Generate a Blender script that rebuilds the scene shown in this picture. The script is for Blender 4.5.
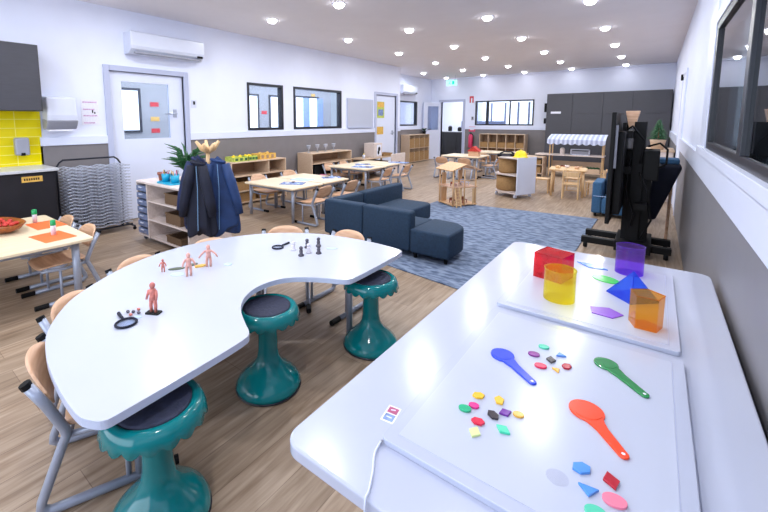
import bpy, bmesh, math, random
from mathutils import Vector, Matrix
random.seed(7)
for o in list(bpy.data.objects): bpy.data.objects.remove(o)
S = bpy.context.scene
COL = S.collection
PI = math.pi

# ------------------------------------------------------------ camera
yaw, pitch, roll = 0.66981566, 0.11308005, -0.00197566
F, CX, CY, CH = 393.85, 342.98, 165.57, 1.375
cyw, syw, cp, sp = math.cos(yaw), math.sin(yaw), math.cos(pitch), math.sin(pitch)
fw = Vector((-syw*cp, cyw*cp, -sp)); r0 = Vector((cyw, syw, 0)); u0 = r0.cross(fw)
rr = math.cos(roll)*r0 + math.sin(roll)*u0; uu = -math.sin(roll)*r0 + math.cos(roll)*u0
cam = bpy.data.cameras.new('camera'); co = bpy.data.objects.new('camera', cam); COL.objects.link(co)
co.matrix_world = Matrix(((rr.x, uu.x, -fw.x, 0), (rr.y, uu.y, -fw.y, 0), (rr.z, uu.z, -fw.z, CH), (0, 0, 0, 1)))
cam.sensor_fit = 'HORIZONTAL'; cam.sensor_width = 36; cam.lens = F/768*36
cam.shift_x = (384-CX)/768; cam.shift_y = -(256-CY)/768
cam.clip_start = .02; cam.clip_end = 200
S.camera = co

# ------------------------------------------------------------ world, lights, exposure
w = bpy.data.worlds.new('world'); S.world = w; w.use_nodes = True
wn = w.node_tree
bg = wn.nodes['Background']; bg.inputs['Color'].default_value = (.74, .85, 1, 1); bg.inputs['Strength'].default_value = .8
S.view_settings.view_transform = 'Standard'; S.view_settings.look = 'None'
S.view_settings.gamma = 1; S.view_settings.use_curve_mapping = False
S.view_settings.exposure = 0.25
LAMP_W = 11
LAMP_COL = (.93, .965, 1)

def area(name, loc, rot, sx, sy, power, col=(1, 1, 1), spread=PI):
    l = bpy.data.lights.new(name, 'AREA'); l.shape = 'RECTANGLE'; l.size = sx; l.size_y = sy; l.energy = power; l.color = col; l.spread = spread
    o = bpy.data.objects.new(name, l); COL.objects.link(o); o.location = loc; o.rotation_euler = rot
    return o
# fill lamp added in the made-up rear wall opening, unseen behind the camera
area('rear_fill', (-2.7, -2.55, 1.5), (math.radians(90), 0, 0), 5.2, 2.0, 115, (.78, .87, 1))
area('side_room_fill', (-6.9, 6.0, 2.7), (0, 0, 0), 1.6, 9, 260, (.86, .92, 1))  # area lamp under the ceiling, added to brighten the side room
area('far_room_fill', (-5.9, 15.2, 2.7), (0, 0, 0), 2.2, 2.2, 90, (.9, .94, 1))  # downward lamp added to brighten the room past the far doorway

# ------------------------------------------------------------ materials
def lin(c):
    return tuple(((x/12.92) if x <= .04045 else ((x+.055)/1.055)**2.4) for x in c)
def rgb(r, g, b): return lin((r/255, g/255, b/255))
def newmat(name):
    m = bpy.data.materials.new(name); m.use_nodes = True
    return m, m.node_tree.nodes, m.node_tree.links, m.node_tree.nodes['Principled BSDF']
def noise_ramp(N, Lk, c1, c2, scale, stretch=None, detail=4, co='Object', lo=.35, hi=.65):
    tc = N.new('ShaderNodeTexCoord'); mp = N.new('ShaderNodeMapping'); nz = N.new('ShaderNodeTexNoise'); rp = N.new('ShaderNodeValToRGB')
    if stretch: mp.inputs['Scale'].default_value = stretch
    nz.inputs['Scale'].default_value = scale; nz.inputs['Detail'].default_value = detail
    Lk.new(tc.outputs[co], mp.inputs[0]); Lk.new(mp.outputs[0], nz.inputs['Vector']); Lk.new(nz.outputs['Fac'], rp.inputs[0])
    rp.color_ramp.elements[0].position = lo; rp.color_ramp.elements[1].position = hi
    rp.color_ramp.elements[0].color = (*c1, 1); rp.color_ramp.elements[1].color = (*c2, 1)
    return rp, nz
def pm(name, col, rough=.5, var=.06, scale=12, metal=0, spec=.5, bump=0, stretch=None, coat=0, lo=.35, hi=.65):
    m, N, Lk, B = newmat(name)
    c = rgb(*col); c1 = tuple(max(0, x*(1-var)) for x in c); c2 = tuple(min(1, x*(1+var)) for x in c)
    rp, nz = noise_ramp(N, Lk, c1, c2, scale, stretch, lo=lo, hi=hi)
    Lk.new(rp.outputs[0], B.inputs['Base Color'])
    B.inputs['Roughness'].default_value = rough; B.inputs['Metallic'].default_value = metal
    B.inputs['Specular IOR Level'].default_value = spec
    if coat: B.inputs['Coat Weight'].default_value = coat; B.inputs['Coat Roughness'].default_value = .08
    if bump:
        b = N.new('ShaderNodeBump'); b.inputs['Strength'].default_value = bump; b.inputs['Distance'].default_value = .01
        Lk.new(nz.outputs['Fac'], b.inputs['Height']); Lk.new(b.outputs[0], B.inputs['Normal'])
    return m
def emit(name, col, s):
    m, N, Lk, B = newmat(name)
    rp, nz = noise_ramp(N, Lk, tuple(x*.93 for x in col), col, 1.5)
    B.inputs['Base Color'].default_value = (*col, 1)
    Lk.new(rp.outputs[0], B.inputs['Emission Color']); B.inputs['Emission Strength'].default_value = s
    return m
def tinted(name, col, a=.75, gloss=.12, diff=.2):
    """coloured clear plastic: tinted transparency with a little scatter and a glossy skin"""
    m = bpy.data.materials.new(name); m.use_nodes = True; N = m.node_tree.nodes; Lk = m.node_tree.links
    N.clear(); out = N.new('ShaderNodeOutputMaterial')
    t = N.new('ShaderNodeBsdfTransparent'); t.inputs[0].default_value = (*rgb(*col), 1)
    d = N.new('ShaderNodeBsdfDiffuse'); nz = N.new('ShaderNodeTexNoise'); nz.inputs['Scale'].default_value = 9
    mxc = N.new('ShaderNodeMixRGB'); mxc.inputs[1].default_value = (*[x*.9 for x in rgb(*col)], 1); mxc.inputs[2].default_value = (*rgb(*col), 1)
    Lk.new(nz.outputs['Fac'], mxc.inputs[0]); Lk.new(mxc.outputs[0], d.inputs[0])
    tl = N.new('ShaderNodeBsdfTranslucent'); Lk.new(mxc.outputs[0], tl.inputs[0])
    md = N.new('ShaderNodeMixShader'); md.inputs[0].default_value = .5; Lk.new(d.outputs[0], md.inputs[1]); Lk.new(tl.outputs[0], md.inputs[2])
    m1 = N.new('ShaderNodeMixShader'); m1.inputs[0].default_value = diff; Lk.new(t.outputs[0], m1.inputs[1]); Lk.new(md.outputs[0], m1.inputs[2])
    g = N.new('ShaderNodeBsdfGlossy'); g.inputs['Roughness'].default_value = .06
    lw = N.new('ShaderNodeLayerWeight'); lw.inputs[0].default_value = .5; pw = N.new('ShaderNodeMath'); pw.operation = 'POWER'; pw.inputs[1].default_value = 4
    fr = N.new('ShaderNodeMath'); fr.operation = 'MULTIPLY_ADD'; fr.inputs[1].default_value = .6; fr.inputs[2].default_value = .03
    Lk.new(lw.outputs['Facing'], pw.inputs[0]); Lk.new(pw.outputs[0], fr.inputs[0])
    m2 = N.new('ShaderNodeMixShader'); Lk.new(fr.outputs[0], m2.inputs[0]); Lk.new(m1.outputs[0], m2.inputs[1]); Lk.new(g.outputs[0], m2.inputs[2])
    Lk.new(m2.outputs[0], out.inputs[0])
    return m
def woodmat(name, a, b, rough=.5, axis='x', scale=7):
    st = {'x': (1, 9, 9), 'y': (9, 1, 9), 'z': (9, 9, 1)}[axis]
    m, N, Lk, B = newmat(name)
    rp, nz = noise_ramp(N, Lk, rgb(*a), rgb(*b), scale, st, 6, lo=.3, hi=.7)
    Lk.new(rp.outputs[0], B.inputs['Base Color']); B.inputs['Roughness'].default_value = rough
    return m
M = {}
M['wall'] = pm('painted_wall', (229, 234, 252), .75, .012, 3)
M['ceiling'] = pm('painted_ceiling', (232, 229, 234), .9, .012, 3)
M['wainscot'] = pm('grey_wall_panel', (124, 119, 121), .6, .03, 6)
M['wainscot_r'] = pm('grey_wall_panel_right', (128, 127, 133), .45, .03, 6)
M['rail'] = pm('white_gloss_paint', (222, 228, 248), .35, .01, 4)
M['trim'] = pm('pale_grey_door_frame', (182, 188, 214), .45, .015, 4)
M['white'] = pm('white_laminate', (192, 196, 210), .24, .008, 4, coat=.3)
M['ltable'] = pm('white_table_laminate', (184, 189, 208), .2, .008, 4, coat=.4)
M['edge'] = pm('white_table_edge', (186, 195, 218), .3, .01, 6)
M['panel'] = pm('light_panel_surface', (190, 195, 212), .22, .005, 4, coat=.3)
M['plastic_w'] = pm('white_plastic', (212, 217, 234), .3, .02, 5)
M['plastic_g'] = pm('grey_plastic', (150, 152, 165), .3, .04, 5)
M['charcoal'] = pm('charcoal_laminate', (66, 66, 74), .45, .05, 8, stretch=(1, 1, 8))
M['black'] = pm('black_plastic', (8, 8, 11), .6, .1, 10, spec=.25)
M['screen'] = pm('black_screen', (6, 7, 10), .12, .1, 3)
M['darkframe'] = pm('dark_aluminium', (26, 29, 40), .35, .06, 8)
M['counter'] = pm('pale_stone_counter', (196, 198, 204), .3, .06, 40)
M['basecab'] = pm('black_cabinet_laminate', (25, 25, 32), .4, .1, 9)
M['steel'] = pm('brushed_steel_tube', (176, 182, 200), .3, .05, 30, metal=.55)
M['silver'] = pm('silver_painted_tube', (156, 163, 180), .32, .05, 14, metal=.25)
M['darksteel'] = pm('dull_grey_tube', (112, 112, 122), .4, .06, 14, metal=.4)
M['wire'] = pm('pale_coated_wire', (184, 188, 202), .35, .1, 40, metal=.2)
M['teal'] = pm('teal_gloss_plastic', (0, 112, 116), .14, .06, 6, coat=.2, spec=.35)
M['seatpad'] = pm('dark_plum_pad', (40, 44, 66), .8, .12, 60, bump=.3)
M['sofa'] = pm('navy_upholstery', (26, 50, 74), .85, .14, 45, bump=.25)
M['sofa2'] = pm('slate_blue_upholstery', (52, 92, 128), .85, .12, 45, bump=.25)
M['navy'] = pm('navy_coat_cloth', (16, 32, 74), .75, .22, 9, bump=.4)
M['navy2'] = pm('dark_navy_cloth', (10, 16, 38), .8, .2, 9, bump=.4)
M['bluecloth'] = pm('blue_coat_cloth', (22, 52, 100), .7, .18, 9, bump=.4)
M['coatlining'] = pm('pale_blue_piping', (120, 160, 200), .7, .1, 12)
M['shell'] = woodmat('beech_plywood', (196, 150, 116), (222, 182, 150), .4, 'x', 5)
M['birch'] = woodmat('birch_plywood', (196, 166, 138), (216, 190, 164), .5, 'x', 5)
M['birchpale'] = woodmat('pale_birch_board', (206, 190, 182), (226, 212, 206), .5, 'x', 5)
M['maple'] = woodmat('maple_tabletop', (226, 206, 172), (240, 224, 194), .35, 'y', 4)
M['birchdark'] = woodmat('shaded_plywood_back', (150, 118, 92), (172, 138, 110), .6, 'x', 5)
M['pine'] = woodmat('pine_wood', (206, 166, 118), (228, 194, 148), .5, 'z', 5)
M['bamboo'] = woodmat('bamboo_wood', (196, 150, 104), (222, 182, 138), .5, 'z', 6)
M['redwood'] = woodmat('red_brown_wood', (120, 56, 36), (158, 84, 56), .5, 'x', 6)
M['wicker'] = pm('woven_wicker', (158, 122, 78), .8, .25, 70, bump=.5, stretch=(1, 1, 3))
M['wickerdark'] = pm('dark_woven_basket', (106, 82, 60), .8, .3, 70, bump=.5, stretch=(1, 1, 3))
M['terracotta'] = pm('terracotta_clay', (146, 88, 72), .7, .08, 12)
M['soil'] = pm('potting_soil', (50, 38, 32), .95, .3, 60)
M['leaf'] = pm('green_leaf', (42, 92, 52), .5, .3, 20)
M['leafdark'] = pm('dark_green_leaf', (36, 66, 48), .5, .3, 20)
M['cyan'] = pm('cyan_plastic', (20, 160, 196), .3, .06, 9)
M['tray'] = pm('slate_grey_tray', (112, 124, 156), .35, .06, 9)
M['orangepaper'] = pm('orange_paper', (255, 112, 52), .8, .05, 12)
M['greenplastic'] = pm('green_plastic', (10, 150, 84), .3, .05, 10)
M['red'] = pm('red_plastic', (206, 36, 44), .35, .06, 10)
M['pinkred'] = pm('pinkish_red_plastic', (214, 62, 104), .35, .06, 10)
M['yellow'] = pm('yellow_plastic', (250, 216, 20), .35, .04, 10)
M['basketred'] = pm('red_craft_pieces', (190, 50, 40), .6, .3, 40)
M['basketwood'] = woodmat('carved_brown_bowl', (120, 58, 18), (168, 92, 36), .4, 'x', 8)
M['limegreen'] = pm('lime_green_card', (186, 200, 92), .6, .2, 30)
M['ochre'] = pm('ochre_card', (222, 176, 84), .6, .15, 30)
M['paperblue'] = pm('pale_blue_paper', (186, 206, 240), .8, .12, 30)
M['papermix'] = pm('blue_printed_paper', (120, 140, 184), .8, .5, 45)
M['skin'] = pm('pinkish_figure_plastic', (216, 160, 148), .45, .12, 30)
M['fleshred'] = pm('red_muscle_paint', (196, 116, 104), .45, .2, 60)
M['figuregrey'] = pm('dark_grey_figure', (78, 74, 86), .45, .2, 60)
M['figurewhite'] = pm('white_figure', (214, 210, 220), .4, .1, 60)
M['leafolive'] = pm('olive_felt_leaf', (96, 104, 88), .8, .15, 30)
M['cloth_stripe'] = None
M['sky'] = emit('bright_daylight_glazing', (.90, .95, 1), 1.5)
M['lamp'] = emit('lit_lamp_lens', (1, .98, 1), 14)
M['exit'] = emit('green_lit_sign', (.35, .95, .85), 1.0)
M['exitdark'] = emit('green_sign_ink', (.0, .55, .38), .8)
M['glassclear'] = tinted('clear_glass', (235, 240, 248), diff=.03)
M['frosted'] = tinted('frosted_clear_plastic', (240, 243, 250), diff=.45)
M['greyjamb'] = pm('pale_grey_panel_frame', (158, 158, 158), .6, .04, 5)
M['bluegrey'] = pm('blue_grey_door', (132, 156, 204), .5, .04, 5)
M['paper'] = pm('printed_white_paper', (232, 232, 244), .8, .05, 60)
M['magenta'] = pm('magenta_ink', (206, 170, 206), .8, .2, 60)
M['mauvecard'] = pm('pink_mauve_card', (180, 80, 120), .6, .2, 40)

def floor_material():
    m, N, Lk, B = newmat('oak_vinyl_planks')
    tc = N.new('ShaderNodeTexCoord'); mp = N.new('ShaderNodeMapping'); mp.inputs['Rotation'].default_value = (0, 0, math.radians(90))
    br = N.new('ShaderNodeTexBrick'); br.offset = .37; br.inputs['Scale'].default_value = 1
    br.inputs['Brick Width'].default_value = 1.25; br.inputs['Row Height'].default_value = .17
    br.inputs['Mortar Size'].default_value = .0016; br.inputs['Mortar Smooth'].default_value = .2
    br.inputs['Color1'].default_value = (*rgb(162, 142, 122), 1); br.inputs['Color2'].default_value = (*rgb(186, 164, 142), 1); br.inputs['Mortar'].default_value = (*rgb(136, 114, 96), 1)
    Lk.new(tc.outputs['Object'], mp.inputs[0]); Lk.new(mp.outputs[0], br.inputs['Vector'])
    mp2 = N.new('ShaderNodeMapping'); mp2.inputs['Scale'].default_value = (16, 1.3, 1); Lk.new(tc.outputs['Object'], mp2.inputs[0])
    nz = N.new('ShaderNodeTexNoise'); nz.inputs['Scale'].default_value = 2.2; nz.inputs['Detail'].default_value = 7; nz.inputs['Distortion'].default_value = .6
    Lk.new(mp2.outputs[0], nz.inputs['Vector'])
    rp = N.new('ShaderNodeValToRGB'); rp.color_ramp.elements[0].position = .3; rp.color_ramp.elements[1].position = .72
    rp.color_ramp.elements[0].color = (*rgb(178, 164, 150), 1); rp.color_ramp.elements[1].color = (1, 1, 1, 1)
    Lk.new(nz.outputs['Fac'], rp.inputs[0])
    mx = N.new('ShaderNodeMixRGB'); mx.blend_type = 'MULTIPLY'; mx.inputs[0].default_value = .85
    Lk.new(br.outputs['Color'], mx.inputs[1]); Lk.new(rp.outputs[0], mx.inputs[2]); Lk.new(mx.outputs[0], B.inputs['Base Color'])
    B.inputs['Roughness'].default_value = .42; B.inputs['Specular IOR Level'].default_value = .4
    return m
def rug_material():
    m, N, Lk, B = newmat('blue_grey_carpet')
    rp, nz = noise_ramp(N, Lk, rgb(78, 92, 118), rgb(134, 148, 172), 10, (1, 2.2, 1), 9, lo=.36, hi=.64)
    Lk.new(rp.outputs[0], B.inputs['Base Color']); B.inputs['Roughness'].default_value = .95
    b = N.new('ShaderNodeBump'); b.inputs['Strength'].default_value = .5; b.inputs['Distance'].default_value = .01
    Lk.new(nz.outputs['Fac'], b.inputs['Height']); Lk.new(b.outputs[0], B.inputs['Normal'])
    return m
def stripe_material(name, a, b, freq, axis=0):
    m, N, Lk, B = newmat(name)
    tc = N.new('ShaderNodeTexCoord'); sx = N.new('ShaderNodeSeparateXYZ'); Lk.new(tc.outputs['Object'], sx.inputs[0])
    mu = N.new('ShaderNodeMath'); mu.operation = 'MULTIPLY'; mu.inputs[1].default_value = freq; Lk.new(sx.outputs[axis], mu.inputs[0])
    fr = N.new('ShaderNodeMath'); fr.operation = 'FRACT'; Lk.new(mu.outputs[0], fr.inputs[0])
    rp = N.new('ShaderNodeValToRGB'); rp.color_ramp.interpolation = 'CONSTANT'; rp.color_ramp.elements[1].position = .5
    rp.color_ramp.elements[0].color = (*rgb(*a), 1); rp.color_ramp.elements[1].color = (*rgb(*b), 1)
    Lk.new(fr.outputs[0], rp.inputs[0]); Lk.new(rp.outputs[0], B.inputs['Base Color']); B.inputs['Roughness'].default_value = .85
    return m
def tile_material():
    m, N, Lk, B = newmat('yellow_wall_tiles')
    tc = N.new('ShaderNodeTexCoord'); mp = N.new('ShaderNodeMapping'); mp.inputs['Rotation'].default_value = (math.radians(90), 0, math.radians(90))
    sx = N.new('ShaderNodeSeparateXYZ'); cb = N.new('ShaderNodeCombineXYZ')
    Lk.new(tc.outputs['Object'], sx.inputs[0]); Lk.new(sx.outputs[1], cb.inputs[0]); Lk.new(sx.outputs[2], cb.inputs[1])
    br = N.new('ShaderNodeTexBrick'); br.offset = 0; br.inputs['Scale'].default_value = 1
    br.inputs['Brick Width'].default_value = .3; br.inputs['Row Height'].default_value = .1; br.inputs['Mortar Size'].default_value = .003
    br.inputs['Color1'].default_value = (*rgb(240, 222, 6), 1); br.inputs['Color2'].default_value = (*rgb(228, 208, 0), 1); br.inputs['Mortar'].default_value = (*rgb(244, 236, 120), 1)
    Lk.new(cb.outputs[0], br.inputs['Vector']); Lk.new(br.outputs['Color'], B.inputs['Base Color']); B.inputs['Roughness'].default_value = .15
    return m
M['floor'] = floor_material(); M['rug'] = rug_material(); M['tiles'] = tile_material()
M['awning'] = stripe_material('blue_white_awning_stripes', (164, 172, 202), (206, 212, 232), 9.0)

# ------------------------------------------------------------ mesh helpers
class MB:
    def __init__(s): s.bm = bmesh.new()
    def _add(s, vs, fs, mtx=None):
        V = [s.bm.verts.new(mtx @ Vector(v) if mtx else Vector(v)) for v in vs]
        for f in fs:
            try: s.bm.faces.new([V[i] for i in f])
            except ValueError: pass
        return s
    def box(s, x0, x1, y0, y1, z0, z1, mtx=None):
        vs = [(x0, y0, z0), (x1, y0, z0), (x1, y1, z0), (x0, y1, z0), (x0, y0, z1), (x1, y0, z1), (x1, y1, z1), (x0, y1, z1)]
        return s._add(vs, [(3, 2, 1, 0), (4, 5, 6, 7), (0, 1, 5, 4), (1, 2, 6, 5), (2, 3, 7, 6), (3, 0, 4, 7)], mtx)
    def prism(s, poly, z0, z1, mtx=None):
        n = len(poly)
        vs = [(x, y, z0) for x, y in poly] + [(x, y, z1) for x, y in poly]
        return s._add(vs, [tuple(range(n))[::-1], tuple(range(n, 2*n))] + [(i, (i+1) % n, n+(i+1) % n, n+i) for i in range(n)], mtx)
    def lathe(s, prof, c=(0, 0, 0), seg=24, cap=True, mtx=None, wob=None):
        vs = []; n = len(prof)
        for r, z in prof:
            for k in range(seg):
                a = 2*PI*k/seg; q = r*(wob(a, z) if wob else 1)
                vs.append((c[0]+q*math.cos(a), c[1]+q*math.sin(a), c[2]+z))
        fs = [(i*seg+k, i*seg+(k+1) % seg, (i+1)*seg+(k+1) % seg, (i+1)*seg+k) for i in range(n-1) for k in range(seg)]
        if cap: fs += [tuple(range(seg))[::-1], tuple((n-1)*seg+k for k in range(seg))]
        return s._add(vs, fs, mtx)
    def tube(s, pts, r, seg=8, closed=False):
        P = [Vector(p) for p in pts]; n = len(P); R = r if isinstance(r, (list, tuple)) else [r]*n
        vs = []; up = None
        for i, p in enumerate(P):
            a = P[i-1] if (i or closed) else p; b = P[(i+1) % n] if (i < n-1 or closed) else p
            t = ((b-p).normalized() + (p-a).normalized())
            t = t.normalized() if t.length > 1e-6 else (b-p).normalized()
            if up is None: up = t.orthogonal().normalized()
            else:
                up = up - t*up.dot(t); up = up.normalized() if up.length > 1e-6 else t.orthogonal().normalized()
            sd = t.cross(up)
            for k in range(seg):
                g = 2*PI*k/seg; v = p + (up*math.cos(g)+sd*math.sin(g))*R[i]; vs.append(v)
        m = n if closed else n-1
        fs = [(i*seg+k, i*seg+(k+1) % seg, ((i+1) % n)*seg+(k+1) % seg, ((i+1) % n)*seg+k) for i in range(m) for k in range(seg)]
        if not closed: fs += [tuple(range(seg))[::-1], tuple((n-1)*seg+k for k in range(seg))]
        return s._add(vs, fs)
    def sphere(s, c, r, seg=14, sc=(1, 1, 1)):
        prof = [(max(1e-4, r*math.sin(PI*i/8)), -r*math.cos(PI*i/8)) for i in range(9)]
        mt = Matrix.Translation(c) @ Matrix.Diagonal((*sc, 1))
        return s.lathe(prof, (0, 0, 0), seg, True, mt)
    def build(s, name, mat, parent=None, smooth=False, bevel=0, seg=2, solid=0, subd=0):
        bmesh.ops.recalc_face_normals(s.bm, faces=s.bm.faces)
        me = bpy.data.meshes.new(name); s.bm.to_mesh(me); s.bm.free()
        if isinstance(mat, str): mat = M[mat]
        me.materials.append(mat)
        o = bpy.data.objects.new(name, me); COL.objects.link(o)
        if parent: o.parent = parent
        if solid: d = o.modifiers.new('s', 'SOLIDIFY'); d.thickness = solid
        if bevel:
            d = o.modifiers.new('b', 'BEVEL'); d.width = bevel; d.segments = seg; d.limit_method = 'ANGLE'; d.angle_limit = math.radians(40)
        if subd: d = o.modifiers.new('u', 'SUBSURF'); d.levels = subd; d.render_levels = subd
        if smooth:
            for p in me.polygons: p.use_smooth = True
        return o
def tag(o, label, cat, group=None, kind=None):
    o['label'] = label; o['category'] = cat
    if group: o['group'] = group
    if kind: o['kind'] = kind
    return o
def thing(name, label, cat, loc=(0, 0, 0), rz=0, group=None):
    o = bpy.data.objects.new(name, None); COL.objects.link(o); o.empty_display_size = .05
    o.location = loc; o.rotation_euler = (0, 0, rz)
    return tag(o, label, cat, group)
def struct(name, mb, mat, parent=None, **k):
    o = mb.build(name, mat, parent, **k)
    if not parent: o['kind'] = 'structure'
    return o
def dup(root, loc, rz, label, group=None):
    r = root.copy(); COL.objects.link(r); r.location = loc; r.rotation_euler = (0, 0, rz); r['label'] = label
    if group: r['group'] = group
    for ch in list(root.children):
        c = ch.copy(); COL.objects.link(c); c.parent = r
        for g in ch.children:
            d = g.copy(); COL.objects.link(d); d.parent = c
    return r
def plabel(o, t): o['label'] = t; return o
def arc(cx, cy, r, a0, a1, n): return [(cx+r*math.cos(math.radians(a0+(a1-a0)*i/n)), cy+r*math.sin(math.radians(a0+(a1-a0)*i/n))) for i in range(n+1)]
def rrect(x0, x1, y0, y1, r, n=5):
    return arc(x1-r, y0+r, r, -90, 0, n)+arc(x1-r, y1-r, r, 0, 90, n)+arc(x0+r, y1-r, r, 90, 180, n)+arc(x0+r, y0+r, r, 180, 270, n)

# ------------------------------------------------------------ the room
XL, XR, XRC, YB, YF, YC, ZC = -5.67, .30, -6.5, -2.6, 13.4, 9.74, 2.85
struct('floor', MB().box(-9, 1.5, YB, 17, -.1, 0), 'floor')
struct('ceiling', MB().box(-9, XR+.15, YB-.15, 17, ZC, ZC+.1), 'ceiling')
def wall_x(name, x0, x1, y0, y1, holes, mat='wall', z0=0, z1=ZC):
    """wall slab in the plane x, with rectangular holes (ya,yb,za,zb) sorted by y"""
    mb = MB(); y = y0
    for (ya, yb, za, zb) in holes:
        mb.box(x0, x1, y, ya, z0, z1)
        if za > z0: mb.box(x0, x1, ya, yb, z0, za)
        mb.box(x0, x1, ya, yb, zb, z1); y = yb
    mb.box(x0, x1, y, y1, z0, z1)
    return struct(name, mb, mat)
D1 = (2.22, 3.26, 0, 2.04); W1 = (4.45, 5.30, 1.21, 2.05); W2 = (5.58, 7.10, 1.21, 2.05); D2 = (8.52, 9.52, 0, 2.04)
wall_x('wall_left', XL-.12, XL, YB, YC, [D1, W1, W2, D2])
struct('wall_return', MB().box(XRC, XL-.12, YC-.12, YC, 0, ZC), 'wall')
wall_x('wall_recess', XRC-.12, XRC, YC-.12, YF+.12, [(10.6, 12.32, 1.21, 2.02)])
# far wall
fd = (-6.1, -5.3, 0, 2.03); fwn = (-4.86, -3.02, 1.22, 2.03)
mb = MB(); x = XRC
for (xa, xb, za, zb) in (fd, fwn):
    mb.box(x, xa, YF, YF+.12, 0, ZC)
    if za > 0: mb.box(xa, xb, YF, YF+.12, 0, za)
    mb.box(xa, xb, YF, YF+.12, zb, ZC); x = xb
mb.box(x, XR, YF, YF+.12, 0, ZC); struct('wall_far', mb, 'wall')
WR = (.6, 3.94, 1.17, 2.06)
wall_x('wall_right', XR, XR+.14, YB, YF+.12, [WR])
# unseen rear wall; its wide open gap is made up for the fill light
mb = MB(); mb.box(XL-.12, -5.3, YB-.12, YB, 0, ZC); mb.box(-.1, XR+.14, YB-.12, YB, 0, ZC); mb.box(-5.3, -.1, YB-.12, YB, 2.5, ZC); mb.box(-5.3, -.1, YB-.12, YB, 0, .5)
struct('wall_rear', mb, 'wall')
# wainscot panels and rails
mb = MB()
for a, b in ((1.42, 2.15), (3.33, 8.45), (9.6, YC)): mb.box(XL, XL+.012, a, b, 0, 1.085)
struct('trim_1', mb, 'wainscot')
mb = MB()
for a, b in ((1.42, 2.15), (3.33, 8.45), (9.6, YC)): mb.box(XL, XL+.03, a, b, 1.085, 1.19)
struct('trim_2', mb, 'rail', bevel=.005)
struct('trim_3', MB().box(-5.2, -2.62, YF-.012, YF, 0, 1.08), 'wainscot')
struct('trim_4', MB().box(-5.2, -2.62, YF-.03, YF, 1.08, 1.16), 'rail')
mb = MB()
for a, b in ((YB, 7.35), (8.45, YF)): mb.box(XR-.012, XR, a, b, 0, .96)
struct('trim_5', mb, 'wainscot_r')
mb = MB()
for a, b in ((YB, 7.35), (8.45, YF)): mb.box(XR-.03, XR, a, b, .96, 1.12)
struct('trim_6', mb, 'rail', bevel=.005)
struct('trim_7', MB().box(XRC, XRC+.012, YC, YF, 0, 1.08), 'wainscot')
struct('trim_8', MB().box(XRC, XRC+.03, YC, YF, 1.08, 1.16), 'rail')
# cornices
struct('trim_9', MB().box(XL, XR, YF-.05, YF, ZC-.05, ZC), 'wall', bevel=.02)

# --- interior windows on the left wall
def win_x(name, x, h, frame=.045, mull=(), t=.1):
    ya, yb, za, zb = h
    e = bpy.data.objects.new(name, None); COL.objects.link(e); e['kind'] = 'structure'; e.location = (x, ya, za)
    Y, Z = yb-ya, zb-za
    m = MB(); m.box(-t, .012, 0, Y, 0, frame); m.box(-t, .012, 0, Y, Z-frame, Z); m.box(-t, .012, 0, frame, frame, Z-frame); m.box(-t, .012, Y-frame, Y, frame, Z-frame)
    for q in mull: m.box(-t, .012, q-frame*.6, q+frame*.6, frame, Z-frame)
    m.build('window_frame', 'darkframe', e)
    MB().box(-t*.55, -t*.5, frame, Y-frame, frame, Z-frame).build('pane', 'glassclear', e)
    return e
win_x('window_1', XL, W1); win_x('window_2', XL, W2)
win_x('window_3', XRC, (10.6, 12.32, 1.21, 2.02))
# --- neighbouring room seen through the left windows and door pane
struct('wall_side', MB().box(-8.3, -8.2, YB, YC, 0, ZC), 'greyjamb')
struct('floor_side', MB().box(-8.2, XL-.12, YB, YC, 0, .005), 'wainscot')
for i, (a, b, z0, z1) in enumerate(((2.95, 3.72, 1.2, 1.98), (5.9, 6.75, .9, 2.02), (7.2, 7.95, .9, 2.02), (8.15, 9.1, .3, 2.05), (10.0, 11.0, .5, 2.0))):
    e = bpy.data.objects.new('window_%d' % (i+4), None); COL.objects.link(e); e['kind'] = 'structure'; e.location = (-8.2, a, z0)
    if b < YC:
        mm = MB(); Y, Z = b-a, z1-z0
        mm.box(0, .03, -.05, 0, -.05, Z+.05); mm.box(0, .03, Y, Y+.05, -.05, Z+.05); mm.box(0, .03, 0, Y, -.05, 0); mm.box(0, .03, 0, Y, Z, Z+.05)
        mm.build('window_frame', 'darkframe', e); MB().box(0, .015, 0, Y, 0, Z).build('pane', 'sky', e)
    else: bpy.data.objects.remove(e)
struct('trim_10', MB().box(-8.2, -8.15, 8.45, 8.7, 0, 2.05).box(-8.2, -8.15, 9.05, 9.3, 0, 2.05), 'bluegrey')
# window on the right wall: dark sliding frame, glossy panes, planting outside
e = bpy.data.objects.new('window_9', None); COL.objects.link(e); e['kind'] = 'structure'; e.location = (XR, WR[0], WR[2])
Yw, Zw = WR[1]-WR[0], WR[3]-WR[2]
m = MB(); fr = .05
m.box(-.005, .09, 0, Yw, 0, fr); m.box(-.005, .09, 0, Yw, Zw-fr, Zw); m.box(-.005, .09, 0, fr, fr, Zw-fr); m.box(-.005, .09, Yw-.09, Yw, fr, Zw-fr); m.box(-.012, .08, 1.78, 1.87, fr, Zw-fr)
m.build('window_frame', 'darkframe', e, bevel=.003)
mglass = bpy.data.materials.new('reflective_dark_glass'); mglass.use_nodes = True
B = mglass.node_tree.nodes['Principled BSDF']; B.inputs['Base Color'].default_value = (*rgb(150, 165, 180), 1); B.inputs['Roughness'].default_value = .015
nzg = mglass.node_tree.nodes.new('ShaderNodeTexNoise'); nzg.inputs['Scale'].default_value = 1.2
mxg = mglass.node_tree.nodes.new('ShaderNodeMixRGB'); mxg.inputs[1].default_value = (*rgb(146, 162, 178), 1); mxg.inputs[2].default_value = (*rgb(154, 170, 184), 1)
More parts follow.
